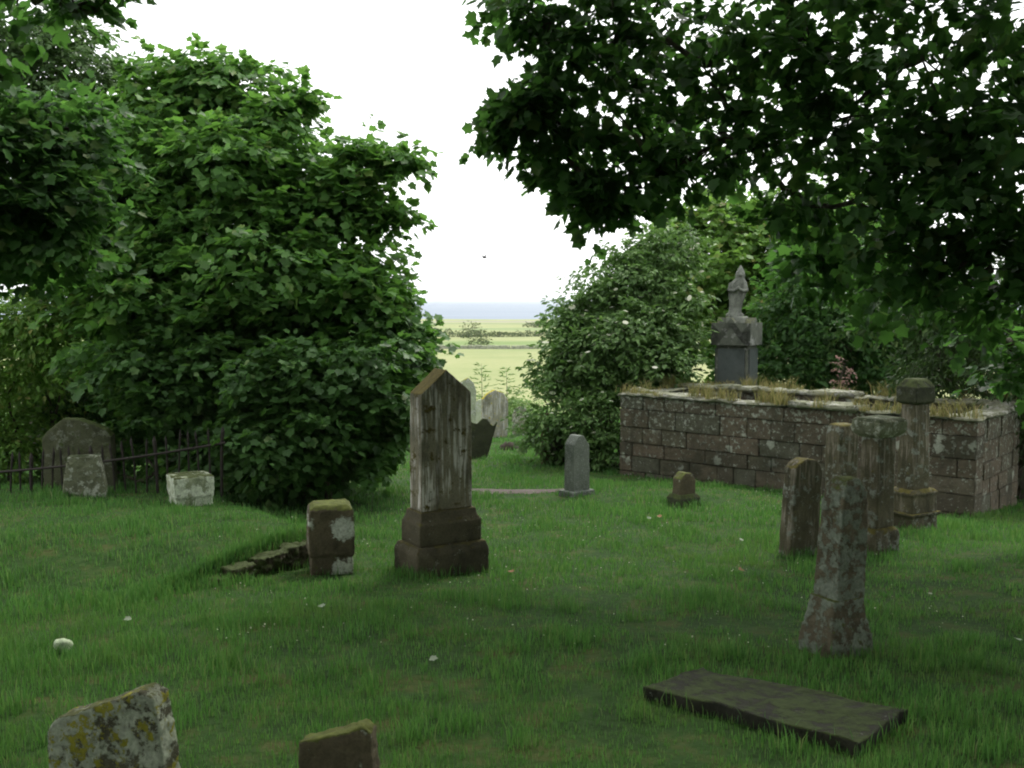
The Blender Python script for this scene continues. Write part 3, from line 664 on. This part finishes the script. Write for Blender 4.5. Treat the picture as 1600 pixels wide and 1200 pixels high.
def pb(lst, dflt=None):                                       # (px, py, Y, rx px, ry px[, cover, depth m]) -> world ellipsoids
    out = []
    for b in lst:
        px, py, Y, rx, ry = b[:5]; cf = b[5] if len(b) > 5 else 1
        s = sc(Y); rd = b[6] if len(b) > 6 else .75 * (rx + ry) / 2 * s
        out.append((D(px, py, Y), (rx * s, rd, ry * s), cf))
    return out
def lumps(blobs, core, n, fr, lo=.55):
    out = []
    for c, rd, cf in blobs:
        c = Vector(c); out.append((c, tuple(q * .8 for q in rd), cf * core))
        for k in range(n):                                    # clumps set round the limb like the masses of a real crown
            z = 1 - 2 * (k + .5) / n; th = k * 2.4 + c.x * 5; q = math.sqrt(max(0, 1 - z * z)); f = rng.uniform(lo, .95)
            m = fr * rng.uniform(.75, 1.25); d_ = Vector((q * math.cos(th) * rd[0], q * math.sin(th) * rd[1], z * rd[2])) * f
            mr = (rd[0] * rd[2]) ** .5 * m; out.append((c + d_, (mr * 1.25, mr * 1.25, mr * .8), cf * .9))
    return out
def tree(name, label, cat, base, blobs, size, kind, mat, cover=7, r0=.22, fork=None, group=None, twigs=3, stems=None, bark='bark', extra=None, clump=None, **kw):
    base = Vector(base); t = empty(name, base, 0, label, cat, group)
    rr = random.Random(hash(name) % 97 + len(blobs) * 13 + int(base.x * 10))
    cen = sum((Vector(b[0]) for b in blobs), Vector()) / len(blobs)
    if fork is None: fork = base.lerp(Vector((base.x * .6 + cen.x * .4, base.y * .6 + cen.y * .4, cen.z)), .75)
    fork = Vector(fork)
    if stems is None:
        bm = bmesh.new(); k = 9; pts = []
        for i in range(k):
            f = i / (k - 1); q = base.lerp(fork, f) + Vector((rr.uniform(-1, 1), rr.uniform(-1, 1), 0)) * r0 * .5 * math.sin(f * 3.14)
            pts.append(q - base + Vector((0, 0, -.15 if i == 0 else 0)))
        tube(bm, pts, [r0 * (1.5 if i == 0 else 1.15 if i == 1 else 1 - .45 * i / k) for i in range(k)], 12)
        part(t, 'trunk', bm, M[bark], 0)
    bm = bmesh.new(); nodes = []                                # limbs fork from the nearest limb already grown
    for c, r, cf in sorted(blobs, key=lambda b: (Vector(b[0]) - fork).length):
        c = Vector(c); near_ = min(nodes, key=lambda q: (q - c).length) if nodes else None
        if near_ is not None and (near_ - c).length > (fork - c).length * .75: near_ = None
        nodes.append(c)
        st = (near_ or base.lerp(fork, rr.uniform(.55, 1))) if stems is None else base + Vector((rr.uniform(-1, 1) * stems, rr.uniform(-.6, .6) * stems, -.05))
        mid = (st + c) / 2 + Vector((0, 0, (c - st).length * rr.uniform(.02, .14)))
        pts = []; k = 8
        for i in range(k):
            f = i / (k - 1); q = st * (1 - f) ** 2 + mid * 2 * f * (1 - f) + c * f * f
            pts.append(q - base + Vector((rr.uniform(-1, 1), rr.uniform(-1, 1), rr.uniform(-1, 1))) * .09 * (0 < i < k - 1))
        r1 = ((min(r0 * .3, .085) if near_ is None else min(r0 * .14, .04)) if stems is None else .03)
        tube(bm, pts, [r1 * (1 - (.6 if near_ is None else .8) * i / (k - 1)) for i in range(k)], 7)
        for j in range(twigs):
            th = rr.uniform(0, 6.28); e = c + Vector((r[0] * math.cos(th) * .85, r[1] * rr.uniform(-.7, .7), r[2] * math.sin(th) * .8))
            s0 = pts[rr.choice((4, 5, 6, 7))] + base; m2 = (s0 + e) / 2 + Vector((0, 0, rr.uniform(-.05, .12)))
            tube(bm, [s0 - base, s0.lerp(m2, .6) - base, m2 - base, e - base], [r1 * .22, r1 * .18, r1 * .13, r1 * .05], 5)
    part(t, 'branches', bm, M[bark], 0)
    pos, dr, nr, sz = blob_leaves(lumps(blobs, *clump) if clump else blobs, size, cover, **kw)
    gz_ = g(pos[:, 0], pos[:, 1]); ok = pos[:, 2] > gz_ + .03
    pos, dr, nr, sz = pos[ok], dr[ok], nr[ok], sz[ok]
    part(t, 'foliage', bmesh.new(), mat, 0) if False else link('foliage', leaves_mesh('foliage', pos - np.array(base), dr, nr, sz, kind), mat, t)
    if extra:
        emat, frac, esz, ekind, ename = extra
        up = (nr[:, 2] > .5) & (rng.uniform(size=len(pos)) < frac); n = up.sum()
        o = link(ename, leaves_mesh(ename, pos[up] - np.array(base) + np.array([0, 0, .06]), rng.normal(size=(n, 3)) * [1, 1, .2], np.array([0, -.3, 1.]) + rng.normal(scale=.2, size=(n, 3)), esz * rng.uniform(.6, 1.2, n), ekind), emat, t)
        o['kind'] = 'stuff'
    return t
def gp(px, Y): q = D(px, 600, Y); return (q.x, Y, float(g(q.x, Y)))

# left: big sycamore
tree('sycamore_tree', 'big broad sycamore with mid-green leaves filling the left side', 'tree', gp(330, 16.5), pb([
    (290, 205, 16.5, 110, 95), (240, 145, 16.5, 55, 55), (320, 130, 16.5, 60, 45), (385, 150, 16.5, 48, 60), (420, 215, 16, 75, 70), (470, 158, 16, 26, 12, 1.3), (330, 330, 15.5, 160, 120), (460, 300, 15.5, 85, 85),
    (530, 310, 15.3, 50, 50), (556, 238, 15.2, 20, 26, 1.3), (590, 268, 15.2, 34, 14, 1.5), (632, 250, 15.2, 26, 8, 1.6), (570, 345, 15.2, 50, 22, 1.2), (622, 335, 15.2, 22, 8, 1.6), (570, 420, 15, 45, 48),
    (400, 440, 15, 190, 110), (535, 490, 14.8, 95, 85), (200, 270, 16, 110, 130), (170, 400, 15.6, 130, 110), (250, 500, 15, 150, 90), (615, 470, 15.2, 26, 26)]),
    .13, 'maple', M['syc_bright'], 3.6, .3, D(340, 480, 16.3), clump=(.55, 9, .42), spray=.4, per=12, flat=.6, tiltn=.22, outn=.45)
tree('shrub', 'dense dark-leaved shrub behind and left of the tall brown monument', 'shrub', gp(480, 14), pb([
    (570, 610, 14, 80, 90), (480, 620, 13.6, 110, 100), (615, 550, 14.6, 42, 70), (440, 700, 13.4, 105, 75), (300, 590, 14.2, 140, 90), (540, 700, 13.8, 80, 50), (600, 660, 14.2, 50, 60), (420, 745, 13.7, 50, 36), (500, 600, 15.4, 190, 110, 1.5), (430, 700, 15.4, 150, 80, 1.5)]),
    .115, 'maple', M['dark'], 4.2, stems=.5, clump=(.7, 9, .42), spray=.3, tiltn=.22, outn=.5, extra=(M['blossom'], .0005, .12, 'umbel', 'blossom'))
tree('shrub', 'light yellow-green shrub rising behind the railing at the left edge', 'shrub', gp(60, 17), pb([
    (60, 500, 15.6, 95, 48, 1.3), (20, 560, 15.8, 90, 60, 1.3), (115, 478, 15.5, 55, 30, 1.3), (-60, 480, 16, 70, 60), (10, 690, 16.2, 65, 40), (100, 600, 17, 80, 60), (180, 560, 17, 60, 70), (-40, 620, 16.4, 70, 120)]),
    .1, 'oval', M['lime'], 5.5, stems=.5, spray=.34)
tree('shrub', 'dim evergreen shrub in deep shade behind the iron bars', 'shrub', gp(250, 16.6), pb([
    (200, 670, 17.4, 120, 90, 1.6), (330, 680, 17, 90, 90, 1.6), (120, 640, 17.6, 90, 60, 1.3), (30, 740, 17.2, 90, 50), (250, 600, 18, 200, 90, 1.5)]), .12, 'oval', M['dark'], 5, stems=.6, spray=.36)
tree('ash_tree', 'feathery pale green tree behind the sycamore at upper left', 'tree', gp(60, 24), pb([
    (90, 115, 24, 95, 70, 1.5), (20, 60, 24, 90, 60, 1.5), (160, 165, 24, 60, 60), (-40, 180, 24, 110, 110), (60, 240, 24, 130, 90)]), .19, 'oval', M['ash'], 6, .25, spray=.6, per=14)
tree('maple_tree', 'dark shaded tree with sky peeping through at the left edge', 'tree', (-7.2, 9.6, float(g(-7.2, 9.6))), pb([
    (40, 220, 11, 80, 75, 1.2), (80, 320, 11, 95, 75, 1.2), (0, 350, 11, 80, 70, 1.2), (60, 400, 11.4, 80, 45, 1), (-90, 230, 10.5, 110, 130), (140, 250, 11.4, 50, 55, .8), (100, 190, 11.2, 60, 50, .9)]),
    .12, 'maple', M['syc'], 4.5, .24, spray=.4)

# right: sycamore whose boughs hang over the lawn
tree('sycamore_tree', 'overhanging sycamore with dark boughs of lobed leaves spreading from the right', 'tree', (9.2, 8.2, float(g(9.2, 8.2))), pb([
    (830, 25, 10, 55, 34, 1.2), (900, 100, 10, 72, 60, 1.15), (830, 165, 10, 40, 42, 1.2), (800, 195, 10, 16, 18, 1.2), (880, 215, 10, 58, 42, 1.2), (905, 285, 10, 36, 34, 1.3), (945, 320, 10, 32, 22, 1.4),
    (985, 45, 10, 100, 62, 1.1), (985, 200, 10, 100, 65, 1.1), (1030, 262, 9.8, 70, 32, 1.1), (1110, 100, 9.6, 115, 95, .95), (1150, 225, 9.6, 120, 62, .9), (1250, 60, 9.2, 140, 95, .8),
    (1300, 190, 9.2, 150, 100, .8), (1440, 90, 8.8, 170, 140, .8), (1500, 270, 8.8, 150, 120, .85), (1380, 320, 9, 130, 75, .8), (1260, 320, 9.6, 95, 42, .9), (1550, 420, 8.8, 110, 100, .85), (1440, 420, 9, 90, 55, .8), (1490, 480, 10, 110, 50, .7), (1585, 555, 10.5, 60, 50, .8), (1370, 415, 10.5, 110, 45, .6), (1280, 400, 10.5, 60, 35, .5),
    (1720, 180, 8.6, 190, 260, 1.1), (1180, -110, 9.6, 330, 100, .5), (900, -70, 10, 130, 60, .8), (1560, -120, 9, 260, 120, .5), (1760, 450, 8.6, 110, 120, .9)]),
    .115, 'maple', M['syc'], 1.95, .42, (8.6, 8.6, 4.6), twigs=6, clump=(.3, 10, .36), spray=.34, flat=.2, tiltn=.5)
tree('sycamore_tree', 'young bright green tree rising behind the white-flowered shrub', 'tree', gp(1130, 26), pb([
    (1070, 385, 25.5, 65, 55), (1150, 345, 26, 85, 50), (1210, 410, 25, 90, 80), (1030, 425, 25, 45, 50), (1290, 370, 26, 90, 90), (1120, 450, 25, 90, 60), (1180, 500, 24.6, 100, 70)]),
    .17, 'maple', M['lime'], 4, .22, clump=(.7, 8, .42), spray=.5, outn=.5)
tree('elder_bush', 'rounded shrub dotted with white flower heads left of the hooded statue', 'shrub', gp(980, 20.5), pb([
    (975, 465, 21, 80, 60), (915, 540, 20.6, 56, 58), (1040, 400, 21.6, 55, 48), (990, 545, 20.3, 92, 80), (1045, 500, 20.8, 45, 70), (985, 415, 21.4, 55, 40), (868, 578, 20.2, 36, 38), (1052, 580, 20.6, 38, 48), (898, 500, 20.8, 30, 30), (930, 590, 20, 70, 40), (970, 530, 22, 105, 95, 1.4), (940, 590, 21.6, 90, 50, 1.3)]),
    .125, 'oval', M['elder'], 4.2, stems=.7, clump=(.7, 9, .42), spray=.32, tiltn=.22, outn=.5, extra=(M['blossom'], .010, .12, 'umbel', 'blossom'))
tree('shrub', 'low green shrub with a few white blossoms against the enclosure end', 'shrub', gp(900, 19.4), pb([
    (880, 652, 19.4, 58, 36), (930, 655, 19.2, 46, 46), (848, 685, 19.8, 32, 36), (942, 700, 19, 34, 32), (900, 690, 19.6, 40, 36)]),
    .11, 'oval', M['elder'], 6, stems=.4, spray=.32, extra=(M['blossom'], .008, .1, 'umbel', 'blossom'))
tree('shrub', 'deep green thicket right of the hooded statue behind the enclosure', 'shrub', gp(1330, 22), pb([
    (1245, 480, 22, 60, 80), (1310, 530, 21.6, 85, 75), (1400, 500, 22.4, 100, 85), (1240, 575, 21.4, 55, 40), (1380, 580, 21.6, 80, 36), (1330, 440, 22.6, 110, 70), (1470, 470, 22, 80, 70), (1380, 540, 24, 200, 90, 1.4), (1180, 560, 23, 70, 60, 1.2)]),
    .14, 'oval', M['syc'], 5.5, stems=.9, spray=.42)
tree('yew_tree', 'dusky fine-leaved yew drooping over the right end of the enclosure', 'tree', gp(1640, 17), pb([
    (1520, 500, 16.5, 90, 60), (1590, 450, 16.5, 90, 90), (1470, 560, 16.8, 50, 40, .8), (1580, 560, 16, 60, 50, .9), (1400, 470, 17, 70, 50, .7), (1680, 520, 16.5, 90, 140), (1620, 640, 16, 30, 60, .8), (1460, 585, 17.5, 60, 30), (1600, 620, 18.5, 60, 60, 1.2), (1540, 545, 18.5, 80, 45, 1.1)]),
    .12, 'narrow', M['yew'], 8, .3, spray=.5, per=18, droop=.6)
# boughs over and behind the photographer, mostly unseen and added for shade
tree('sycamore_tree', 'tall sycamore leaning over the lawn with a leafy twig tip at the top left corner', 'tree', (-5.4, 1.2, float(g(-5.4, 1.2))), pb([
    (50, -14, 7.5, 75, 22, 1.4), (165, -6, 7.5, 26, 12, 1.6), (115, 16, 7.5, 12, 10, 1.4), (-160, 20, 7.5, 110, 90, 1)]) + [
    ((-3.5, 3, 7.2), (4.2, 3.4, 1.9), .8), ((1.5, 2.4, 7.4), (4, 3.4, 1.9), 1.2), ((5.2, 3.6, 7), (3.6, 3.2, 1.8), 1.2), ((0, 5.8, 7.6), (5, 2.6, 1.6), 1.1), ((5.8, 10.5, 6.8), (2.4, 2.4, 1.3), .5), ((-5.5, -2, 6), (4, 4, 2.8), .5), ((1, -2, 7), (4.5, 3.5, 2.6), .5), ((-7, 1, 6), (3, 2.5, 2), .5)],  # unseen crown masses added to darken the near lawn
    .11, 'maple', M['syc'], 4.2, .4, (-4.8, 1.4, 5), spray=.36)
for (x, y, lab) in ((-9, -9, 'broad unseen tree added for shade behind the lawn on the left'), (1, -11, 'round unseen tree added for shade behind the middle of the lawn'), (10, -5, 'leafy unseen tree added for shade behind the lawn on the right'), (15, 3, 'spreading unseen tree added for shade at the right, beyond the overhanging sycamore')):  # unseen trees put here to block sky light
    z = float(g(x, y)); tree('sycamore_tree', lab, 'tree', (x, y, z), [((x, y, z + 6.5), (4.2, 4, 3), 1), ((x + 1.5, y + 1.5, z + 3.6), (3.8, 3, 2.4), 1), ((x - 2, y - 1, z + 4), (3, 3, 2.2), 1)], .3, 'maple', M['syc'], 3.2, .3, spray=.9, twigs=1)

# nettles, saplings and hedges toward the fields
for px, py, Y, rx, ry, lab in ((765, 640, 38, 32, 22, 'pale green nettle clump behind the grey orange-topped gravestone'), (800, 632, 39, 26, 24, 'leafy nettle clump at the foot of the saplings'), (725, 640, 38, 30, 20, 'nettle clump behind the narrow pale gravestone'), (820, 655, 36, 22, 16, 'nettle clump beside the small round-topped gravestone')):
    q = D(px, py, Y); b = (q.x, Y, float(g(q.x, Y)))
    tree('nettle_patch', lab, 'plant', b, pb([(px, py, Y, rx, ry), (px + rx * .6, py + 8, Y + .4, rx * .7, ry * .8)]), .14, 'oval', M['fern'], 3.2, stems=.5, spray=.4)
def sapling(px, ytop, ybot, Y, label):
    a, b = D(px, ybot, Y), D(px, ytop, Y); a.z = float(g(a.x, Y)); t = empty('sapling', a, 0, label, 'sapling')
    bm = bmesh.new(); tube(bm, [Vector((0, 0, -.05)), (b - a) * .5 + Vector((.03, 0, 0)), b - a], [.02, .013, .004], 6); part(t, 'stem', bm, M['bark'], 0)
    H = (b - a).z; pos, dr, nr = [], [], []
    for k in range(26):
        z = H * (.25 + .75 * k / 26); ln = (H - z) * .42 + .1; th = k * 2.4
        for j in range(8):
            f = (j + 1) / 8; pos.append((ln * f * math.cos(th), ln * f * math.sin(th), z + .1 * f * ln)); dr.append((math.cos(th) + random.uniform(-.8, .8), math.sin(th) + random.uniform(-.8, .8), random.uniform(0, .6))); nr.append((random.uniform(-.3, .3), random.uniform(-.3, .3), 1))
    link('foliage', leaves_mesh('foliage', np.array(pos), np.array(dr), np.array(nr), np.full(len(pos), .2), 'narrow'), M['fern'], t)
sapling(752, 568, 650, 37.5, 'slender pale sapling rising above the gravestones before the field, the taller of the pair')
sapling(791, 574, 650, 39, 'small spindly sapling before the field, right of the taller one')
def hedge(name, label, cat, pts, h, wd, size, mat, cover=3):
    c = sum((Vector(p) for p in pts), Vector()) / len(pts); blobs = []
    for a, b in zip(pts[:-1], pts[1:]):
        a, b = Vector(a), Vector(b); n = max(1, int((b - a).length / (wd * 1.1)))
        for k in range(n):
            q = a.lerp(b, (k + .5) / n); hh = h * random.uniform(.7, 1.3); blobs.append(((q.x, q.y + random.uniform(-.5, .5) * wd, float(g(q.x, q.y)) + hh * .45), (wd * random.uniform(.7, 1.1), wd, hh * .6), 1))
    pos, dr, nr, sz = blob_leaves(blobs, size, cover, spray=size * 2.5)
    base = np.array((c.x, c.y, float(g(c.x, c.y))))
    o = link(name, leaves_mesh(name, pos - base, dr, nr, sz, 'oval'), mat, None, base); return tag(o, label, cat)
hedge('hedge', 'dark olive field hedge crossing the pale fields below the sea', 'hedge', [(-42, 290, 0), (-14, 285, 0), (4, 300, 0), (40, 310, 0)], 1.7, 2.0, .5, M['hedge'])
hedge('bush', 'round dark bush standing taller than the field hedge', 'bush', [(-12.5, 272, 0), (-8.2, 272, 0)], 3.4, 2.4, .5, M['hedge'])
hedge('bush', 'low brownish bush in the pale field in front of the hedge', 'bush', [(-9, 216, 0), (-5, 216, 0)], 1.7, 1.7, .4, M['hedge'])
hedge('bush', 'small far bush on the strip of land below the sea at right', 'bush', [(6, 440, 0), (18, 440, 0)], 2.0, 3.2, .8, M['hedge'])
bm = bmesh.new(); x = -60.
while x < 60:                                                 # dry-stone field wall
    l = random.uniform(.4, 1.1); y = 192 + x * .06; z = float(g(x, y))
    for k in range(3):
        b = box_bm(bm, x + random.uniform(-.2, .2), x + l, y - .3, y + .3, z - .1 + k * .24, z + .14 + k * .24 + random.uniform(-.02, .1))
    x += l * .95
o = link('field_wall', bm_mesh('field_wall', bm), M['drywall'], None, (0, 0, 0)); tag(o, 'low grey dry-stone wall across the pale field', 'field wall')

# faded pink flower shrub on the enclosure back wall
tree('flower_bush', 'faded pink flowering bush peeping over the enclosure wall', 'shrub', gp(1318, 19), pb([(1318, 572, 19, 8, 7), (1324, 596, 19, 8, 9), (1311, 596, 19, 6, 12)]), .06, 'oval', M['pinkpetal'], 3.5, stems=.15, spray=.2)

# ------------------------------------------------------------------ grass
def blades(name, x, y, z, h, wd, mat, bend=.45, parent=None):
    n = len(x); th = rng.uniform(0, 6.283, n); a = rng.uniform(0, 6.283, n); b = rng.uniform(.1, 1, n) * bend * h
    cx, cy = np.cos(th) * wd / 2, np.sin(th) * wd / 2; bx, by = np.cos(a) * b, np.sin(a) * b
    V = np.empty((n, 5, 3)); zz = np.zeros(n)
    V[:, 0] = np.stack([x - cx, y - cy, z - .015], 1); V[:, 1] = np.stack([x + cx, y + cy, z - .015], 1)
    V[:, 2] = np.stack([x + cx * .8 + bx * .3, y + cy * .8 + by * .3, z + h * .55], 1); V[:, 3] = np.stack([x - cx * .8 + bx * .3, y - cy * .8 + by * .3, z + h * .55], 1)
    V[:, 4] = np.stack([x + bx, y + by, z + h * .95], 1)
    i = np.arange(n) * 5
    return link(name, np_mesh(name, V.reshape(-1, 3), [np.stack([i, i + 1, i + 2, i + 3], 1), np.stack([i + 3, i + 2, i + 4], 1)]), mat, parent)
def clear(x, y):
    ok = np.ones(len(x), bool)
    for fx, fy, rz, a, b in FOOT:
        dx, dy = x - fx, y - fy; u = dx * math.cos(rz) + dy * math.sin(rz); v = -dx * math.sin(rz) + dy * math.cos(rz)
        ok &= ~((np.abs(u) < a - .01) & (np.abs(v) < b - .01))
    a, b = PATH
    t = (x - a.x) / (b.x - a.x); pyl = a.y + (b.y - a.y) * t; hw = .28 * (1 - .55 * np.clip(t, 0, 1))
    return ok & ~((t > 0) & (t < 1) & (np.abs(y - pyl) < hw * (.75 + .4 * rng.uniform(size=len(x)))))
gx_, gy_, gh_, gw_ = [], [], [], []
for r0, r1, dens, wd in ((2.6, 5.5, 3600, .0042), (5.5, 8, 2400, .0055), (8, 12, 1400, .008), (12, 19, 620, .012), (19, 30, 260, .02), (30, 50, 70, .035)):
    ang = .64; n = int(dens * ang * (r1 * r1 - r0 * r0))
    r = np.sqrt(rng.uniform(r0 * r0, r1 * r1, n)); th = rng.uniform(-ang, ang, n); x, y = r * np.sin(th), r * np.cos(th)
    keep = clear(x, y); x, y = x[keep], y[keep]
    clump = vn(x * 2.2, y * 2.2, 11); big = vn(x * .7, y * .7, 12); fine = vn(x * 7, y * 7, 13)
    keep = rng.uniform(size=len(x)) < .25 + .9 * np.clip(fine * .6 + clump * .6 - .1, 0, 1)
    x, y, clump, big, fine = x[keep], y[keep], clump[keep], big[keep], fine[keep]
    bare = sst(.62, .8, vn(x * 1.3 + 7, y * 1.3, 31) * .6 + vn(x * 3.7, y * 3.7, 32) * .4)
    keep = rng.uniform(size=len(x)) > bare * .6; x, y, clump, big, fine, bare = (q[keep] for q in (x, y, clump, big, fine, bare))
    h = (.018 + .075 * clump ** 2 * (fine + .3) + .03 * big ** 2) * (1 - .5 * bare) * rng.uniform(.6, 1.35, len(x)) * (1 + .02 * r1)
    gx_.append(x); gy_.append(y); gh_.append(h); gw_.append(np.full(len(x), wd) * rng.uniform(.7, 1.3, len(x)))
def tufts(n, xs_, ys_, h0, h1, spread, k):
    for _ in range(n):
        cx, cy = random.uniform(*xs_), random.uniform(*ys_); m = k
        x, y = rng.normal(cx, spread, m), rng.normal(cy, spread, m); keep = clear(x, y); x, y = x[keep], y[keep]
        gx_.append(x); gy_.append(y); gh_.append(rng.uniform(h0, h1, len(x))); gw_.append(np.full(len(x), .0055 * max(1, cy / 7)))
tufts(70, (-3, 2.8), (4.2, 7.5), .06, .16, .05, 44); tufts(90, (-6, 6), (7.5, 14), .06, .14, .08, 44)
for q in np.linspace(.05, 1.3, 40):                            # grass hanging over the retaining wall's edge
    m = 90; gx_.append(rng.normal(W1[0] + (W2[0] - W1[0]) * q - .03, .10, m)); gy_.append(rng.normal(W1[1] + (W2[1] - W1[1]) * q + .06, .05, m)); gh_.append(rng.uniform(.04, .12, m)); gw_.append(np.full(m, .008))
for fx, fy, rz, a, b in FOOT:                                  # longer grass left by the mower round every stone
    m = int(170 * (a + b) / max(1, fy / 12)); u = rng.uniform(-1, 1, m); e = rng.integers(0, 4, m); gap = np.abs(rng.normal(.0, .035, m)) + .004
    lu = np.where(e < 2, u * a, np.where(e == 2, a + gap, -a - gap)); lv = np.where(e >= 2, u * b, np.where(e == 0, b + gap, -b - gap))
    x = fx + lu * math.cos(rz) - lv * math.sin(rz); y = fy + lu * math.sin(rz) + lv * math.cos(rz)
    gx_.append(x); gy_.append(y); gh_.append(rng.uniform(.04, .13, m)); gw_.append(np.full(m, .006 * max(1, fy / 8)))
x, y, h, wd = map(np.concatenate, (gx_, gy_, gh_, gw_))
tag(blades('grass', x, y, g(x, y), h, wd, M['grass']), kind='stuff')
# clover heads and daisies as pale flecks
n = 2600; r = np.sqrt(rng.uniform(36, 26 * 26, n)); th = rng.uniform(-.3, .45, n); x, y = r * np.sin(th), r * np.cos(th)
keep = clear(x, y) & (vn(x * .8, y * .8, 21) > .52) & (y > 6); x, y = x[keep], y[keep]; n = len(x)
pos = np.stack([x, y, g(x, y) + rng.uniform(.05, .085, n)], 1)
tag(link('clover_flowers', leaves_mesh('clover_flowers', pos, rng.normal(size=(n, 3)) * [1, 1, .3], np.array([0, -.4, 1.]) + rng.normal(scale=.3, size=(n, 3)), rng.uniform(.006, .013, n), 'umbel'), M['blossom']), kind='stuff')
# straw-coloured grass on the wall tops
px_, py_, pz_, ph_ = [], [], [], []
for A, B, zz in ((FL, FR, zt), (BL, BR, zt), (BL, FL, zt)):
    L = (B - A).length; d = (B - A) / L; nrm = Vector((-d.y, d.x, 0))
    if nrm.dot(perp if abs(nrm.dot(perp)) > .5 else dirf) < 0: nrm = -nrm
    for k in range(int(L * 5.5)):
        f = random.random(); hk = random.uniform(.06, .3) * (1.2 if f > .2 else .5); m = random.randint(14, 60); c = A + d * (f * L) + nrm * random.uniform(-.07, .3)
        px_.append(rng.normal(c.x, .06, m)); py_.append(rng.normal(c.y, .06, m)); pz_.append(np.full(m, FL.z + zz + .06)); ph_.append(rng.uniform(.4, 1, m) * hk)
x, y, z, h = map(np.concatenate, (px_, py_, pz_, ph_))
tag(blades('wall_grass', x, y, z, h, np.full(len(x), .011), M['straw'], bend=1.1), kind='stuff')

# fallen leaves on the lawn
def fallen(px, py, size, mat, label, group):
    p = P(px, py); o = link('fallen_leaf', leaves_mesh('fallen_leaf', np.zeros((1, 3)), np.array([[math.cos(px), math.sin(px), .12]]), np.array([[.15, -.5, 1.]]), np.array([size]), 'maple'), mat, None, p + Vector((0, 0, .06)))
    tag(o, label, 'leaf', group)
for px, py in ((505, 962), (672, 1046), (1012, 818), (1160, 852), (1450, 938), (1588, 1012), (205, 980)):
    fallen(px, py, .052, M['deadleaf'], 'pale curled leaf fallen on the shaded lawn', 'pale fallen leaves on the lawn')
for px, py in ((1033, 815), (1160, 900), (800, 905)): fallen(px, py, .06, M['rust'], 'rusty brown leaf fallen on the lawn', 'brown fallen leaves on the lawn')

# bird over the sea
t = empty('bird', D(757, 403, 60), R(30), 'small dark bird flying in the white sky above the sea', 'bird')
bm = bmesh.new(); tube(bm, [(-.16, 0, 0), (-.1, 0, 0), (0, 0, .01), (.1, 0, .01), (.15, 0, .02), (.19, 0, .01)], [.008, .03, .045, .035, .025, .004], 8); part(t, 'body', bm, M['bird'], 0)
for sx in (-1, 1):
    bm = bmesh.new(); v = [(.06, 0, .02), (.04, sx * .14, .12), (-.04, sx * .3, .2), (-.09, sx * .14, .1), (-.08, 0, .02)]
    bm.faces.new([bm.verts.new(q) for q in v]); r_ = bmesh.ops.extrude_face_region(bm, geom=bm.faces[:])
    for e in r_['geom']:
        if isinstance(e, bmesh.types.BMVert): e.co.z -= .012
    part(t, 'wing', bm, M['bird'], 0)

# thin sea haze
bm = bmesh.new(); box_bm(bm, -61000, 61000, -120, 61500, -16.5, 40)
o = tag(link('haze', bm_mesh('haze', bm), None), kind='stuff')
hm = bpy.data.materials.new('haze'); hm.use_nodes = True; hm.node_tree.nodes.clear()
ho = hm.node_tree.nodes.new('ShaderNodeOutputMaterial'); hv = hm.node_tree.nodes.new('ShaderNodeVolumePrincipled')
hv.inputs['Color'].default_value = (.96, .97, 1, 1); hv.inputs['Density'].default_value = 8e-5
hm.node_tree.links.new(hv.outputs[0], ho.inputs['Volume']); o.data.materials.append(hm)
